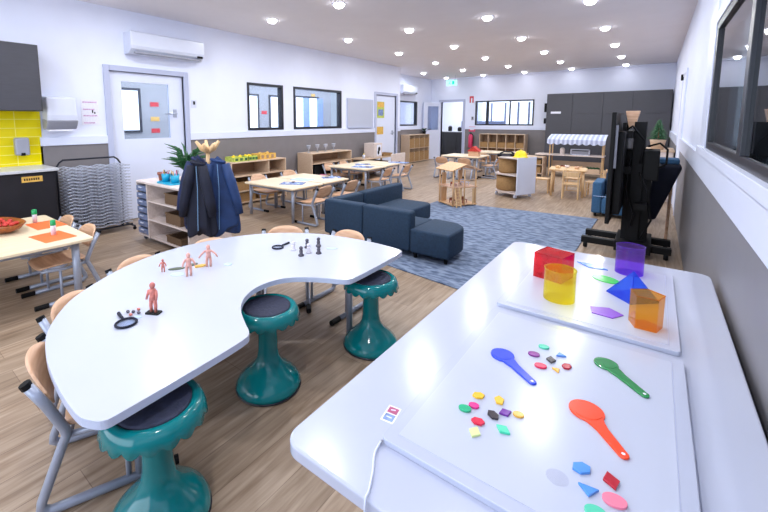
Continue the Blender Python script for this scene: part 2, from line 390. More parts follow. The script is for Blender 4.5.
mglass.node_tree.links.new(nzg.outputs['Fac'], mxg.inputs[0]); mglass.node_tree.links.new(mxg.outputs[0], B.inputs['Base Color'])
B.inputs['Transmission Weight'].default_value = 1; B.inputs['IOR'].default_value = 1.5
MB().box(.004, .010, fr, 1.8, fr, Zw-fr).build('pane', mglass, e); MB().box(.012, .018, 1.85, Yw-.08, fr, Zw-fr).build('pane', mglass, e)
m = MB().box(-.012, 0, Yw, Yw+.42, -.05, ZC-WR[2]).box(-.012, 0, 0, Yw, Zw, Zw+.08).box(-.03, 0, -1, Yw+.42, -.06, 0)
m.build('window_trim', 'rail', e, bevel=.003)
struct('wall_outside', MB().box(2.6, 2.7, -3, 12, -.1, 2.6), 'charcoal')
struct('floor_outside', MB().box(XR+.14, 2.7, -3, 12, -.1, 0), 'wainscot_r')

# --- doors
def door_x(name, h, x=XL, pane=None, hz=1.49, handle=True):
    ya, yb, z0, z1 = h
    e = bpy.data.objects.new(name, None); COL.objects.link(e); e['kind'] = 'structure'; e.location = (x, ya, 0); W = yb-ya
    m = MB(); f = .07
    m.box(-.12, .025, -f, .0, 0, z1+f); m.box(-.12, .025, W, W+f, 0, z1+f); m.box(-.12, .025, 0, W, z1, z1+f)
    m.build('door_frame', 'trim', e, bevel=.004)
    m = MB()
    if pane:
        pa, pb, pz0, pz1 = pane
        m.box(-.07, -.03, .004, pa, .01, z1-.004).box(-.07, -.03, pb, W-.004, .01, z1-.004).box(-.07, -.03, pa, pb, .01, pz0).box(-.07, -.03, pa, pb, pz1, z1-.004)
        leaf = m.build('door_leaf', 'rail', e)
        MB().box(-.055, -.045, pa, pb, pz0, pz1).build('pane', 'glassclear', leaf)
    else: leaf = m.box(-.07, -.03, .004, W-.004, .01, z1-.004).build('door_leaf', 'rail', e)
    if handle:
        yh = W-.14
        MB().box(-.03, -.018, yh-.025, yh+.025, hz-.06, hz+.06).tube([(-.03, yh, hz), (.03, yh, hz), (.035, yh-.17, hz-.01)], .011).build('door_handle', 'steel', leaf)
    return e
door_x('door_1', D1, pane=(.16, .82, 1.13, 1.91))
d2 = door_x('door_2', D2, hz=1.05)
e = bpy.data.objects.new('door_3', None); COL.objects.link(e); e['kind'] = 'structure'; e.location = (XR, 7.4, 0)
MB().box(-.02, 0, -.05, 0, 0, 2.1).box(-.02, 0, 1, 1.05, 0, 2.1).box(-.02, 0, 0, 1, 2.05, 2.1).build('door_frame', 'rail', e)
lf = MB().box(-.012, 0, 0, 1, 0, 2.05).build('door_leaf', 'wall', e)
MB().box(-.045, -.012, .88, .94, 2.0, 2.09).build('door_closer', 'black', lf)
# far doorway
e = bpy.data.objects.new('door_4', None); COL.objects.link(e); e['kind'] = 'structure'; e.location = (fd[0], YF, 0); W = fd[1]-fd[0]
MB().box(-.08, 0, -.02, .12, 0, 2.11).box(W, W+.08, -.02, .12, 0, 2.11).box(0, W, -.02, .12, 2.03, 2.11).build('door_frame', 'trim', e)
mt = Matrix.Rotation(math.radians(-112), 4, 'Z')
m = MB().box(.0, .13, -.04, 0, .01, 2.02, mt).box(.63, .8, -.04, 0, .01, 2.02, mt).box(.13, .63, -.04, 0, .01, 1.05, mt).box(.13, .63, -.04, 0, 1.88, 2.02, mt)
lf = m.build('door_leaf', 'rail', e); MB().box(.13, .63, -.025, -.015, 1.05, 1.88, mt).build('pane', 'glassclear', lf)
MB().tube([mt @ Vector((.73, .0, 1.05)), mt @ Vector((.73, .06, 1.05)), mt @ Vector((.6, .06, 1.05))], .012).build('door_handle', 'steel', lf)
# far window
e = bpy.data.objects.new('window_10', None); COL.objects.link(e); e['kind'] = 'structure'; e.location = (fwn[0], YF, fwn[2]); W = fwn[1]-fwn[0]; H_ = fwn[3]-fwn[2]
MB().box(0, W, -.015, .1, 0, .04).box(0, W, -.015, .1, H_-.04, H_).box(0, .04, -.015, .1, .04, H_-.04).box(W-.04, W, -.015, .1, .04, H_-.04).box(.36, .44, -.01, .08, .04, H_-.04).box(1.1, 1.13, .0, .08, .04, H_-.04).build('window_frame', 'darkframe', e)
MB().box(.04, W-.04, .05, .055, .04, H_-.04).build('pane', 'glassclear', e)
# room beyond the far wall
struct('window_12', MB().box(-8.2, -8.15, 12.3, 16.4, .7, 2.4), 'sky')  # glowing sheet added so the recess window looks out on white
struct('wall_beyond', MB().box(-8, 0, 16.9, 17, 0, ZC), 'wall')
mb = MB()
for x in (-5.45, -4.9, -4.4, -4.0): mb.box(x, x+.06, 16.8, 16.9, .6, 2.1)
struct('trim_11', mb, 'tray')
mb = MB().box(-5.8, -3.6, 16.86, 16.9, .8, 2.15); e = struct('window_11', mb, 'sky')
struct('wall_beyond_left', MB().box(-8.0, -7.9, YF+.12, 16.9, 0, ZC), 'wall'); struct('wall_beyond_right', MB().box(-.5, -.4, YF+.12, 16.9, 0, ZC), 'wall')

# ------------------------------------------------------------ ceiling downlights
ords = ['first', 'second', 'third', 'fourth', 'fifth', 'sixth', 'seventh', 'eighth']
cols = ['rightmost row', 'second row from the right', 'third row from the right', 'row nearest the left wall', 'short recess row']
proto_l = None
for i in range(5):
    for j in range(8 if i < 4 else 2):
        x = -.743-1.258*i; y = 13.15-1.822*j-(.12 if j == 0 else 0)
        lab = 'ceiling downlight, %s from far end in the %s' % (ords[j], cols[i])
        if not proto_l:
            proto_l = thing('ceiling_downlight', lab, 'light', (x, y, ZC), 0, 'recessed ceiling downlights')
            MB().lathe([(.088, -.001), (.084, -.010), (.068, -.010), (.064, -.002)], seg=24, cap=False).build('trim_ring', 'rail', proto_l, True)
            MB().lathe([(.066, -.004), (.064, -.026), (.045, -.048), (.002, -.058)], seg=24).build('lens', 'lamp', proto_l, True)
        else: dup(proto_l, (x, y, ZC), 0, lab)
        l = bpy.data.lights.new('downlight_lamp', 'AREA'); l.shape = 'DISK'; l.size = .09; l.energy = LAMP_W*(.06 if j == 0 else 1); l.color = LAMP_COL; l.spread = PI
        lo_ = bpy.data.objects.new('downlight_lamp', l); COL.objects.link(lo_); lo_.location = (x, y, ZC-.066)

# ------------------------------------------------------------ kitchen corner on the left
t = thing('wall_cabinet', 'charcoal wall cabinet above the yellow tiles', 'cabinet', (XL, -.6, 1.49))
MB().box(0, .33, 0, 1.99, 0, .71).build('carcass', 'charcoal', t)
for k in range(3): MB().box(.33, .35, .01+.663*k, .65+.663*k, .005, .705).build('door', 'charcoal', t, bevel=.002)
t = thing('base_cabinet', 'black base cabinet under the pale counter beside the drying rack', 'cabinet', (XL, -.6, 0))
MB().box(.02, .52, 0, 2.01, 0, .84).build('carcass', 'basecab', t)
for k in range(3):
    d = MB().box(.52, .54, .01+.665*k, .66+.665*k, .08, .83).build('door', 'basecab', t, bevel=.002)
    MB().tube([(.54, .06+.665*k, .62), (.56, .06+.665*k, .62), (.56, .06+.665*k, .76), (.54, .06+.665*k, .76)], .007, 6).build('door_handle', 'black', d)
lb = MB().box(.54, .543, 1.70, 1.88, .74, .80).build('label_strip', 'ochre', t); plabel(lb, 'pale yellow strip label with dark marks')
m = MB()
for k in range(7): m.box(.543, .5445, 1.72+.02*k, 1.732+.02*k, .758, .782)
m.build('lettering', 'black', lb)
m = MB().lathe([(.018, 0), (.018, .006)], mtx=Matrix.Translation((.54, 1.40, .74)) @ Matrix.Rotation(PI/2, 4, 'Y'), seg=12); m.build('lock', 'plastic_w', t)
tag(MB().box(XL, XL+.57, -.6, 1.43, .84, .87).build('countertop', 'counter', bevel=.004), 'pale grey stone counter over the black base cabinet', 'counter')
struct('trim_12', MB().box(XL, XL+.012, -.6, 1.44, .87, 1.49), 'tiles')
t = thing('soap_dispenser', 'small grey soap dispenser on the yellow tiles', 'dispenser', (XL+.012, 1.17, .995))
MB().box(0, .09, .0, .13, 0, .2).build('body', 'plastic_g', t, bevel=.02, seg=3); MB().box(.05, .095, .045, .085, -.005, .03).build('nozzle', 'black', t, bevel=.006)
t = thing('paper_towel_dispenser', 'white and silver paper towel dispenser on the wall', 'dispenser', (XL, 1.46, 1.29))
t.scale = (.85, .85, .98)
pf = [(0, 0), (.18, 0), (.235, .06), (.25, .12), (.24, .33), (0, .35)]
m = MB(); mt = Matrix(((1, 0, 0, 0), (0, 0, 1, 0), (0, 1, 0, 0), (0, 0, 0, 1)))
m.prism([(a, b+.04) for a, b in pf], 0, .36, mt); m.build('cover', 'plastic_w', t, bevel=.02, seg=3)
m = MB(); m.prism([(0, -.01), (.16, -.01), (.2, .03), (.255, .10), (.1, .12), (0, .12)], -.005, .365, mt); m.build('lower_jaw', 'plastic_g', t, bevel=.02, seg=3)
MB().box(.05, .18, .03, .3, -.03, -.01).build('paper_towel', 'paper', t)
t = thing('wall_notice', 'small white handwashing notice with pink print beside the door', 'notice', (XL, 1.87, 1.33))
MB().box(0, .004, 0, .2, 0, .32).build('sheet', 'paper', t)
m = MB()
for k, z in enumerate((.29, .2, .12, .03)): m.box(.004, .005, .02, .18-.03*(k % 2), z-.012, z+.004)
m.build('printed_lines', 'magenta', t)
MB().box(.004, .005, .12, .135, .15, .19).box(.004, .005, .145, .16, .14, .165).build('printed_marks', 'black', t)

# drying rack
t = thing('drying_rack', 'tall wire paint drying rack against the wall beside the white door', 'drying rack', (XL+.22, 1.50, 0))
m = MB(); W = .70
for xx in (0,):
    m.tube([(xx, 0, .06), (xx, 0, .84), (xx, .03, .89), (xx, .07, .92), (xx, W-.07, .92), (xx, W-.03, .89), (xx, W, .84), (xx, W, .06)], .011, 6)
for yy in (0, W): m.tube([(-.06, yy, .05), (.32, yy, .05)], .012, 6)
m.tube([(.26, 0, .07), (.26, W, .07)], .011, 6).tube([(0, 0, .07), (0, W, .07)], .011, 6)
m.build('frame', 'darkframe', t)
for yy in (0, W):
    for xx in (-.05, .31): MB().lathe([(.02, -.01), (.022, 0), (.02, .01)], mtx=Matrix.Translation((xx, yy, .022)) @ Matrix.Rotation(PI/2, 4, 'Y'), seg=10).build('caster', 'black', t)
sh = None
for k in range(20):
    z = .11+k*.038
    if sh is None:
        m = MB()
        for q in range(19):
            yy = .015+q*(W-.03)/18; m.tube([(.01, yy, 0), (.27, yy, -.006), (.31, yy, .006+.004*(q % 2))], .0036, 4)
        for xx in (.02, .15, .29): m.tube([(xx, .01, 0)]+[(xx, .01+(W-.02)*i/12, .012*math.sin(i*1.9)) for i in range(1, 12)]+[(xx, W-.01, 0)], .006, 5)
        sh = m.build('wire_shelf', 'wire', t); sh.location = (0, 0, z)
    else:
        c = sh.copy(); COL.objects.link(c); c.parent = t; c.location = (.006*math.sin(k*2.1), 0, z)

# air conditioners
def aircon(label, loc, W=1.05, x=0):
    t = thing('air_conditioner', label, 'air conditioner', loc)
    m = MB(); m.prism([(0, 0), (.12, 0), (.2, .06), (.215, .1), (.215, .27), (.2, .29), (0, .29)], 0, W, mt); m.build('casing', 'plastic_w', t, bevel=.012, seg=3)
    MB().box(.09, .2, .06, W-.06, .006, .03).build('louvre', 'plastic_g', t, bevel=.004)
    MB().box(.2, .222, W-.12, W-.04, .04, .07).build('sensor', 'black', t)
    return t
aircon('long white split air conditioner above the first door', (XL, 2.43, 2.27), 1.08)
aircon('small white air conditioner high in the far recess', (XRC, 11.0, 2.22), .95)
def switch(label, loc, rz=0, dark=False):
    t = thing('light_switch', label, 'switch', loc, rz)
    MB().box(0, .008, -.04, .04, -.06, .06).build('plate', 'plastic_g' if dark else 'plastic_w', t, bevel=.003); MB().box(.008, .016, -.014, .014, -.01, .04).build('rocker', 'black', t)
switch('small white light switch plate right of the first door', (XL, 3.42, 1.64)); switch('dark grey switch plate beside the far window', (-4.95, YF, 1.45), -PI/2, True)
# whiteboard
t = thing('whiteboard', 'small whiteboard on the left wall between window and second door', 'whiteboard', (XL, 7.32, 1.22))
MB().box(0, .02, 0, 1.02, 0, .66).build('board', 'panel', t); MB().box(0, .025, -.02, 0, -.02, .68).box(0, .025, 1.02, 1.04, -.02, .68).box(0, .025, 0, 1.02, .66, .68).box(0, .06, 0, 1.02, -.02, 0).build('frame', 'trim', t)
# poster on door 2
t = thing('framed_poster', 'green and orange poster on the second door', 'poster', (XL-.03, 8.62, 1.45))
MB().box(0, .006, 0, .34, 0, .42).build('sheet', 'limegreen', t); MB().box(.006, .008, .02, .32, .28, .41).build('orange_band', 'ochre', t); MB().box(.006, .008, .05, .29, .06, .22).build('picture', 'papermix', t)
t = thing('door_notice', 'yellow notice low on the second door', 'notice', (XL-.03, 8.62, 1.02))
MB().box(0, .006, 0, .3, 0, .2).build('sheet', 'ochre', t)
for i, (y, z, mm) in enumerate(((6.85, 2.12, 'yellow'), (6.97, 1.62, 'red'), (6.97, 1.3, 'yellow'), (8.05, 2.12, 'ochre'), (8.05, 1.7, 'red'), (4.2, 1.8, 'red'), (4.2, 1.45, 'ochre'), (4.2, 1.15, 'red'))):
    pass
stk = [(5.85, 2.12, 'yellow', 'yellow sticker above the left pane seen through the first window'), (6.98, 1.6, 'red', 'red sticker on the grey post seen through the first window'), (7.0, 1.0, 'yellow', 'yellow sticker low on the grey post seen through the first window'),
       (7.6, 2.13, 'yellow', 'yellow sticker at the upper left of the second window view'), (8.9, 2.14, 'ochre', 'orange sticker at the upper right of the second window view'), (8.05, 1.6, 'red', 'red sticker on the post seen through the second window'),
       (4.05, 1.72, 'red', 'upper red sticker seen through the door pane'), (4.05, 1.42, 'ochre', 'orange sticker seen through the door pane'), (4.05, 1.18, 'red', 'lower red sticker seen through the door pane')]
for y, z, mm, lab in stk: tag(MB().box(-8.2, -8.192, y-.09, y+.09, z-.045, z+.045).build('safety_sticker', mm), lab, 'sticker', 'safety stickers in the side room')
# far wall fittings
t = thing('alarm_sign', 'small red and white fire sign high on the far wall', 'sign', (-5.0, YF, 1.98))
MB().box(-.07, .07, -.006, 0, 0, .22).build('sheet', 'paper', t); MB().box(-.07, -.025, -.009, -.006, 0, .22).box(.025, .07, -.009, -.006, 0, .22).box(-.025, .025, -.009, -.006, .16, .22).build('red_border', 'red', t)
t = thing('exit_sign', 'green lit running man exit sign hanging from the ceiling', 'sign', (-5.35, 12.5, 2.52))
MB().box(-.17, .17, -.02, .02, 0, .17).build('lit_panel', 'exit', t)
MB().tube([(-.12, 0, .17), (-.12, 0, .33)], .006, 6).tube([(.12, 0, .17), (.12, 0, .33)], .006, 6).build('hanger', 'steel', t)
m = MB().box(.02, .10, -.024, -.02, .03, .14)
m.tube([(-.10, -.022, .04), (-.07, -.022, .08), (-.05, -.022, .11)], .009, 5).tube([(-.07, -.022, .08), (-.04, -.022, .06), (-.03, -.022, .03)], .008, 5).sphere((-.04, -.023, .135), .014, 8)
m.build('running_man', 'exitdark', t)
t = thing('fire_extinguisher', 'red fire extinguisher on the grey far wall beside the doorway', 'fire extinguisher', (-4.95, YF-.12, .45))
MB().lathe([(.06, 0), (.075, .02), (.075, .38), (.05, .45), (.02, .47)], seg=16).build('cylinder', 'pinkred', t, True)
MB().box(-.02, .02, -.05, .03, .47, .50).box(-.015, .015, -.08, .02, .52, .535).build('valve', 'black', t); MB().tube([(.03, 0, .48), (.09, 0, .42), (.085, 0, .15)], .01, 6).build('hose', 'black', t)
t = thing('extinguisher_sign', 'pink and white sign above the fire extinguisher', 'sign', (-4.95, YF-.012, 1.0))
MB().box(-.11, .11, -.006, 0, 0, .17).build('sheet', 'pinkred', t); MB().box(-.07, .07, -.008, -.006, .05, .12).build('symbol', 'paper', t)
# tall dark cupboards
xs = [-2.56, -1.9, -1.17, -.52, .27]
t = thing('tall_cupboard', 'row of tall charcoal cupboards along the far wall', 'cupboard', (-2.56, 12.85, 0))
MB().box(0, 2.83, .02, YF-12.85-.03, 0, 2.14).build('carcass', 'charcoal', t)
for k in range(4):
    a, b = xs[k]+2.56, xs[k+1]+2.56
    for z0, z1 in ((.08, 1.55), (1.555, 2.13)):
        d = MB().box(a+.004, b-.004, 0, .02, z0, z1).build('door', 'charcoal', t, bevel=.002)
lb = MB().box(.12, .38, -.004, 0, 1.57, 1.63).build('label', 'paper', t); plabel(lb, 'small white label')
t = thing('wall_handset', 'upper black unit on the side of the tall cupboards', 'fitting', (-2.6, 13.0, 1.62)); MB().box(-.05, .03, 0, .1, 0, .26).build('body', 'black', t, bevel=.01)
t = thing('wall_handset', 'lower black unit on the side of the tall cupboards', 'fitting', (-2.6, 13.0, 1.28)); MB().box(-.05, .03, 0, .1, 0, .16).build('body', 'black', t, bevel=.01)
# kitchenette beyond the doorway
t = thing('black_cupboard', 'black low cupboard seen through the far doorway', 'cupboard', (-7.3, 15.2, 0))
MB().box(0, 1.6, 0, .5, 0, .92).build('carcass', 'basecab', t); MB().box(0, 1.6, -.02, .5, .92, .95).build('top', 'counter', t)
for k in range(3): MB().box(.01+.53*k, .52+.53*k, -.02, 0, .06, .9).build('door', 'basecab', t, bevel=.002)
for x, h, lab in ((-6.6, .2, 'black jar on the cupboard beyond the doorway, left one'), (-6.2, .16, 'black pot on the cupboard beyond the doorway, right one')):
    t = thing('jar', lab, 'jar', (x, 15.4, .95)); MB().lathe([(.07, 0), (.08, .03), (.08, h-.04), (.05, h)], seg=14).build('body', 'black', t, True); MB().lathe([(.055, h), (.05, h+.02)], seg=14).build('lid', 'plastic_g', t)
tag(MB().box(-6.7, -4.9, 16.83, 16.88, 1.06, 1.35).build('splashback', 'tray'), 'pale blue splashback strip beyond the far doorway', 'splashback')

# ------------------------------------------------------------ shelving
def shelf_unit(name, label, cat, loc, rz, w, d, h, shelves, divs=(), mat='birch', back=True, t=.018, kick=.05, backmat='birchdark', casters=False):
    T = thing(name, label, cat, loc, rz)
    zb = .07 if casters else 0
    for a in (0, w-t): MB().box(a, a+t, 0, d, zb, h-t).build('side_panel', mat, T, bevel=.003)
    MB().box(0, w, 0, d, h-t, h).build('top_panel', mat, T, bevel=.003)
    MB().box(t, w-t, .01, d-.01, zb+kick-.02, zb+kick).build('bottom_panel', mat, T)
    for z in shelves: MB().box(t, w-t, .005, d-.01, z, z+t).build('shelf', mat, T)
    for (x, z0, z1) in divs: MB().box(x-t/2, x+t/2, .006, d-.01, z0, z1).build('divider', mat, T)
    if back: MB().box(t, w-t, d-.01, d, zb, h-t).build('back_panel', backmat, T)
    if casters:
        for a in (.05, w-.05):
            for b in (.05, d-.05): MB().lathe([(.03, -.012), (.033, 0), (.03, .012)], mtx=Matrix.Translation((a, b, .034)) @ Matrix.Rotation(PI/2, 4, 'Y'), seg=12).build('caster', 'plastic_g', T)
    return T
def basket(label, loc, rz, w, d, h, mat='wicker', group=None):
    t = thing('wicker_basket', label, 'basket', loc, rz, group)
    m = MB(); wl = .012
    m.box(0, w, 0, wl, 0, h).box(0, w, d-wl, d, 0, h).box(0, wl, wl, d-wl, 0, h).box(w-wl, w, wl, d-wl, 0, h).box(wl, w-wl, wl, d-wl, 0, .01)
    m.build('body', mat, t, bevel=.006); MB().tube([(0, 0, h), (w, 0, h), (w, d, h), (0, d, h)], .009, 6, True).build('rim', mat, t)
    return t
R90 = PI/2
shelf_unit('open_shelf', 'birch open shelf with green boxes on top, against left wall', 'shelf', (-5.22, 3.75, 0), R90, 1.18, .40, .715, [.22, .47], [(.78, .49, .697)])
shelf_unit('open_shelf', 'birch open shelf with four glasses on top, under the wide window', 'shelf', (-5.22, 5.62, 0), R90, 1.28, .40, .74, [.25, .52], [(.62, .07, .52)])
basket('wide brown basket on the middle shelf below the green boxes', (-5.25, 3.82, .24), R90, .6, .3, .14, 'wicker', 'baskets in the birch shelves')
basket('large brown basket on the bottom shelf below the green boxes', (-5.25, 3.82, .05), R90, .42, .3, .14, 'wicker', 'baskets in the birch shelves')
basket('second brown basket on the bottom shelf, nearer the far end', (-5.25, 4.34, .05), R90, .42, .3, .13, 'wicker', 'baskets in the birch shelves')
t = thing('black_crate', 'black crate in the middle of the shelf under the glasses', 'crate', (-5.25, 5.72, .27), R90); MB().box(0, .5, 0, .3, 0, .2).build('body', 'black', t, bevel=.01); MB().tube([(0, 0, .2), (.5, 0, .2), (.5, .3, .2), (0, .3, .2)], .01, 6, True).build('rim', 'black', t)
basket('brown basket on the bottom shelf under the glasses', (-5.25, 5.72, .05), R90, .45, .3, .15, 'wicker')
for k, (y, wd, mm, lab) in enumerate(((3.86, .30, 'limegreen', 'lime green box with leafy print on the first shelf'), (4.14, .2, 'limegreen', 'green and yellow box in the middle of the first shelf top'), (4.4, .36, 'ochre', 'ochre yellow box at the far end of the first shelf top'))):
    t = thing('storage_box', lab, 'box', (-5.3, y, .715), R90)
    m = MB(); w_, d_, h_ = wd, .24, .075+.02*(k == 2)
    m.box(0, w_, 0, .008, 0, h_).box(0, w_, d_-.008, d_, 0, h_).box(0, .008, .008, d_-.008, 0, h_).box(w_-.008, w_, .008, d_-.008, 0, h_).box(.008, w_-.008, .008, d_-.008, 0, .01)
    m.build('body', mm, t)
    m = MB()
    for q in range(6): m.sphere((.04+q*(w_-.08)/5, .08+.05*(q % 3), h_-.005), .026, 8)
    m.build('contents', 'yellow' if k != 2 else 'ochre', t)
    m = MB()
    for q in range(3): m.box(.03+q*w_/3.2, .03+q*w_/3.2+.05, -.003, 0, .015, h_-.02)
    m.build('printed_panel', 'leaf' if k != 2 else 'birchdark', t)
pg = None
for k in range(4):
    lab = 'clear stemmed glass, %s from the left on the second shelf' % ords[k]
    if not pg:
        pg = thing('stemmed_glass', lab, 'glass', (-5.42, 5.74, .74), 0, 'clear glasses on the second shelf')
        MB().lathe([(.04, 0), (.035, .006), (.006, .012), (.006, .07), (.03, .09), (.042, .12), (.04, .15), (.036, .15), (.038, .12), (.026, .095)], seg=16).build('bowl', 'frosted', pg, True)
        MB().lathe([(.042, .148), (.044, .151), (.040, .152)], seg=16).build('rim', 'plastic_w', pg, True)
    else: dup(pg, (-5.42, 5.74+.26*k, .74), 0, lab)
# picture box and low table beyond the second shelf
t = thing('low_bench', 'low birch bench with a tray, beside the second door', 'bench', (-5.2, 7.35, 0), R90)
MB().box(0, 1.35, 0, .42, .47, .50).build('top', 'birch', t, bevel=.004)
for a, b in ((.03, .03), (1.29, .03), (.03, .36), (1.29, .36)): MB().box(a, a+.035, b, b+.035, 0, .47).build('leg', 'pine', t)
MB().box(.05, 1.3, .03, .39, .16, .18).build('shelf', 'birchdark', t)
for y in (7.45, 7.95): basket('brown basket under the low bench, %s one' % ('nearer' if y < 7.6 else 'farther'), (-5.18, y, .18), R90, .4, .3, .2, 'wickerdark', 'baskets under the low bench')
t = thing('picture_box', 'birch box with a dark animal picture on its end', 'box', (-5.21, 7.78, .50), R90)
m = MB(); m.box(0, .34, 0, .3, 0, .34).build('body', 'birchpale', t, bevel=.005); MB().box(.1, .3, -.004, 0, .04, .3).build('picture', 'paper', t); MB().sphere((.2, -.006, .2), .05, 10, (1, .15, 1.1)).sphere((.17, -.006, .12), .04, 10, (1, .15, 1.4)).build('animal', 'black', t)
basket('shallow oblong brown tray at the far end of the low bench', (-5.22, 8.2, .50), R90, .42, .26, .06, 'wicker')
tag(MB().box(-4.95, -4.92, 8.1, 8.75, .03, .58).build('divider_screen', 'birchpale', bevel=.01), 'low pale wooden screen panel beside the second door', 'screen')
# cube shelf with baskets in the recess
T = shelf_unit('cube_shelf', 'birch cube shelf full of baskets below the recess window', 'shelf', (-6.15, 11.2, 0), R90, 1.40, .32, .92, [.47], [(.35*k, .04, .9) for k in (1, 2, 3)])
for r_ in range(2):
    for k in range(4): basket('brown basket, %s from the left in the %s row of the cube shelf' % (ords[k], ('bottom', 'top')[r_]), (-6.16, 11.23+.35*k, .05+.44*r_), R90, .30, .27, .3, 'wicker', 'baskets in the cube shelf')
t = thing('potted_plant', 'small dark plant on top of the cube shelf', 'plant', (-6.3, 12.5, .92)); MB().lathe([(.05, 0), (.07, .1), (.06, .1), (.05, .08)], seg=12).build('pot', 'black', t)
m = MB()
for q in range(9):
    a = q*.7; m.tube([(0, 0, .08), (.04*math.cos(a), .04*math.sin(a), .16), (.1*math.cos(a), .1*math.sin(a), .2)], [.006, .02, .004], 4)
m.build('foliage', 'leafdark', t)
# far shelf
T = shelf_unit('pigeonhole_shelf', 'birch pigeonhole shelf standing under the far window', 'shelf', (-4.50, 12.85, 0), 0, 1.38, .4, .95, [.50], [(.276*k, .07, .93) for k in (1, 2, 3, 4)])
for k in range(5): basket('brown basket, %s from the left under the far window' % ords[k], (-4.475+.274*k, 12.88, .52), 0, .23, .3, .16, 'wicker', 'baskets in the pigeonhole shelf')

# ------------------------------------------------------------ tray trolley
T = thing('tray_trolley', 'pale birch trolley with grey trays and open shelves', 'trolley', (-4.68, 2.03, 0))
w_, d_, h_ = 1.12, .50, .70
MB().prism(rrect(0, w_, 0, d_, .05), h_-.022, h_).build('top_panel', 'birchpale', T, bevel=.003)
for a in (0, .27, w_-.02): MB().box(a, a+.02, 0 if a else .02, d_, .06, h_-.022).build('side_panel', 'birchpale', T, bevel=.003)
MB().box(.02, w_-.02, .02, d_, .06, .08).build('bottom_panel', 'birchpale', T)
for z in (.27, .48): MB().box(.29, w_-.02, .01, d_, z, z+.018).build('shelf', 'birchpale', T)
MB().box(.02, w_-.02, d_-.01, d_, .08, h_-.022).build('back_panel', 'birchpale', T)
for k in range(7):
    z = .095+.082*k
    tr = MB().box(.03, .26, .0, .4, z, z+.062).build('tray', 'tray', T, bevel=.008); MB().box(.11, .18, -.012, 0, z+.04, z+.052).build('tray_handle', 'plastic_w', tr)
for a in (.06, w_-.06):
    for b in (.07, d_-.06): MB().lathe([(.024, -.01), (.027, 0), (.024, .01)], mtx=Matrix.Translation((a, b, .028)) @ Matrix.Rotation(PI/2, 4, 'Y'), seg=12).box(a-.012, a+.012, b-.01, b+.01, .03, .062).build('caster', 'darksteel', T)
for z, n in ((.08, 'bottom'), (.288, 'middle'), (.498, 'top')): basket('dark brown basket on the %s shelf of the tray trolley' % n, (-4.68+.62, 2.06, z), 0, .30, .3, .11 if n != 'bottom' else .07, 'wickerdark', 'baskets in the tray trolley')
t = thing('plant_pot', 'empty terracotta pot on the tray trolley', 'pot', (-4.36, 2.2, .70)); MB().lathe([(.032, 0), (.045, .075), (.053, .075), (.054, .1), (.046, .1), (.04, .07), (.028, .01)], seg=20).build('body', 'terracotta', t, True); MB().lathe([(.04, .06), (.038, .08)], seg=14).build('soil', 'soil', t)
t = thing('caddy_tray', 'flat cyan tray under the pencil cups on the trolley', 'tray', (-4.12, 2.18, .70)); MB().prism(rrect(-.17, .17, -.1, .1, .05), 0, .012).build('base', 'cyan', t, bevel=.003); MB().tube([(x, y, .014) for x, y in rrect(-.165, .165, -.095, .095, .05)], .006, 5, True).build('rim', 'cyan', t)
for k, (x, y, lab) in enumerate(((-4.22, 2.17, 'left cyan cup of pencils on the tray trolley'), (-4.12, 2.22, 'middle cyan cup of pencils on the tray trolley'), (-4.03, 2.17, 'right cyan cup of pencils on the tray trolley'))):
    t = thing('pencil_cup', lab, 'cup', (x, y, .712), 0, 'cyan pencil cups')
    MB().lathe([(.04, 0), (.046, .085), (.042, .085), (.037, .008)], seg=18).build('body', 'cyan', t, True)
    for q in range(6):
        a = q*1.1+k; MB().tube([(.01*math.cos(a), .01*math.sin(a), .01), (.036*math.cos(a), .036*math.sin(a), .12+.02*math.sin(q*3))], .004, 5).build('pencil', ('mauvecard', 'red', 'navy', 'ochre', 'magenta', 'black')[q], t)
t = thing('potted_plant', 'leafy dark green plant at the back of the tray trolley', 'plant', (-4.16, 2.40, .70))
MB().lathe([(.045, 0), (.06, .09), (.052, .09), (.04, .01)], seg=18).build('pot', 'leafdark', t, True); MB().lathe([(.05, .07), (.048, .08)], seg=14).build('soil', 'soil', t)
m = MB()
for q in range(90):
    a = q*2.399; L = .14+.14*random.random(); up = .9+1.3*random.random()
    c, s = math.cos(a), math.sin(a)
    m.tube([(0, 0, .08), (c*L*.5, s*L*.5, .08+L*.55*up), (c*L, s*L, .08+L*.62*up)], [.003, .012, .002], 4)
m.build('foliage', 'leaf', t)
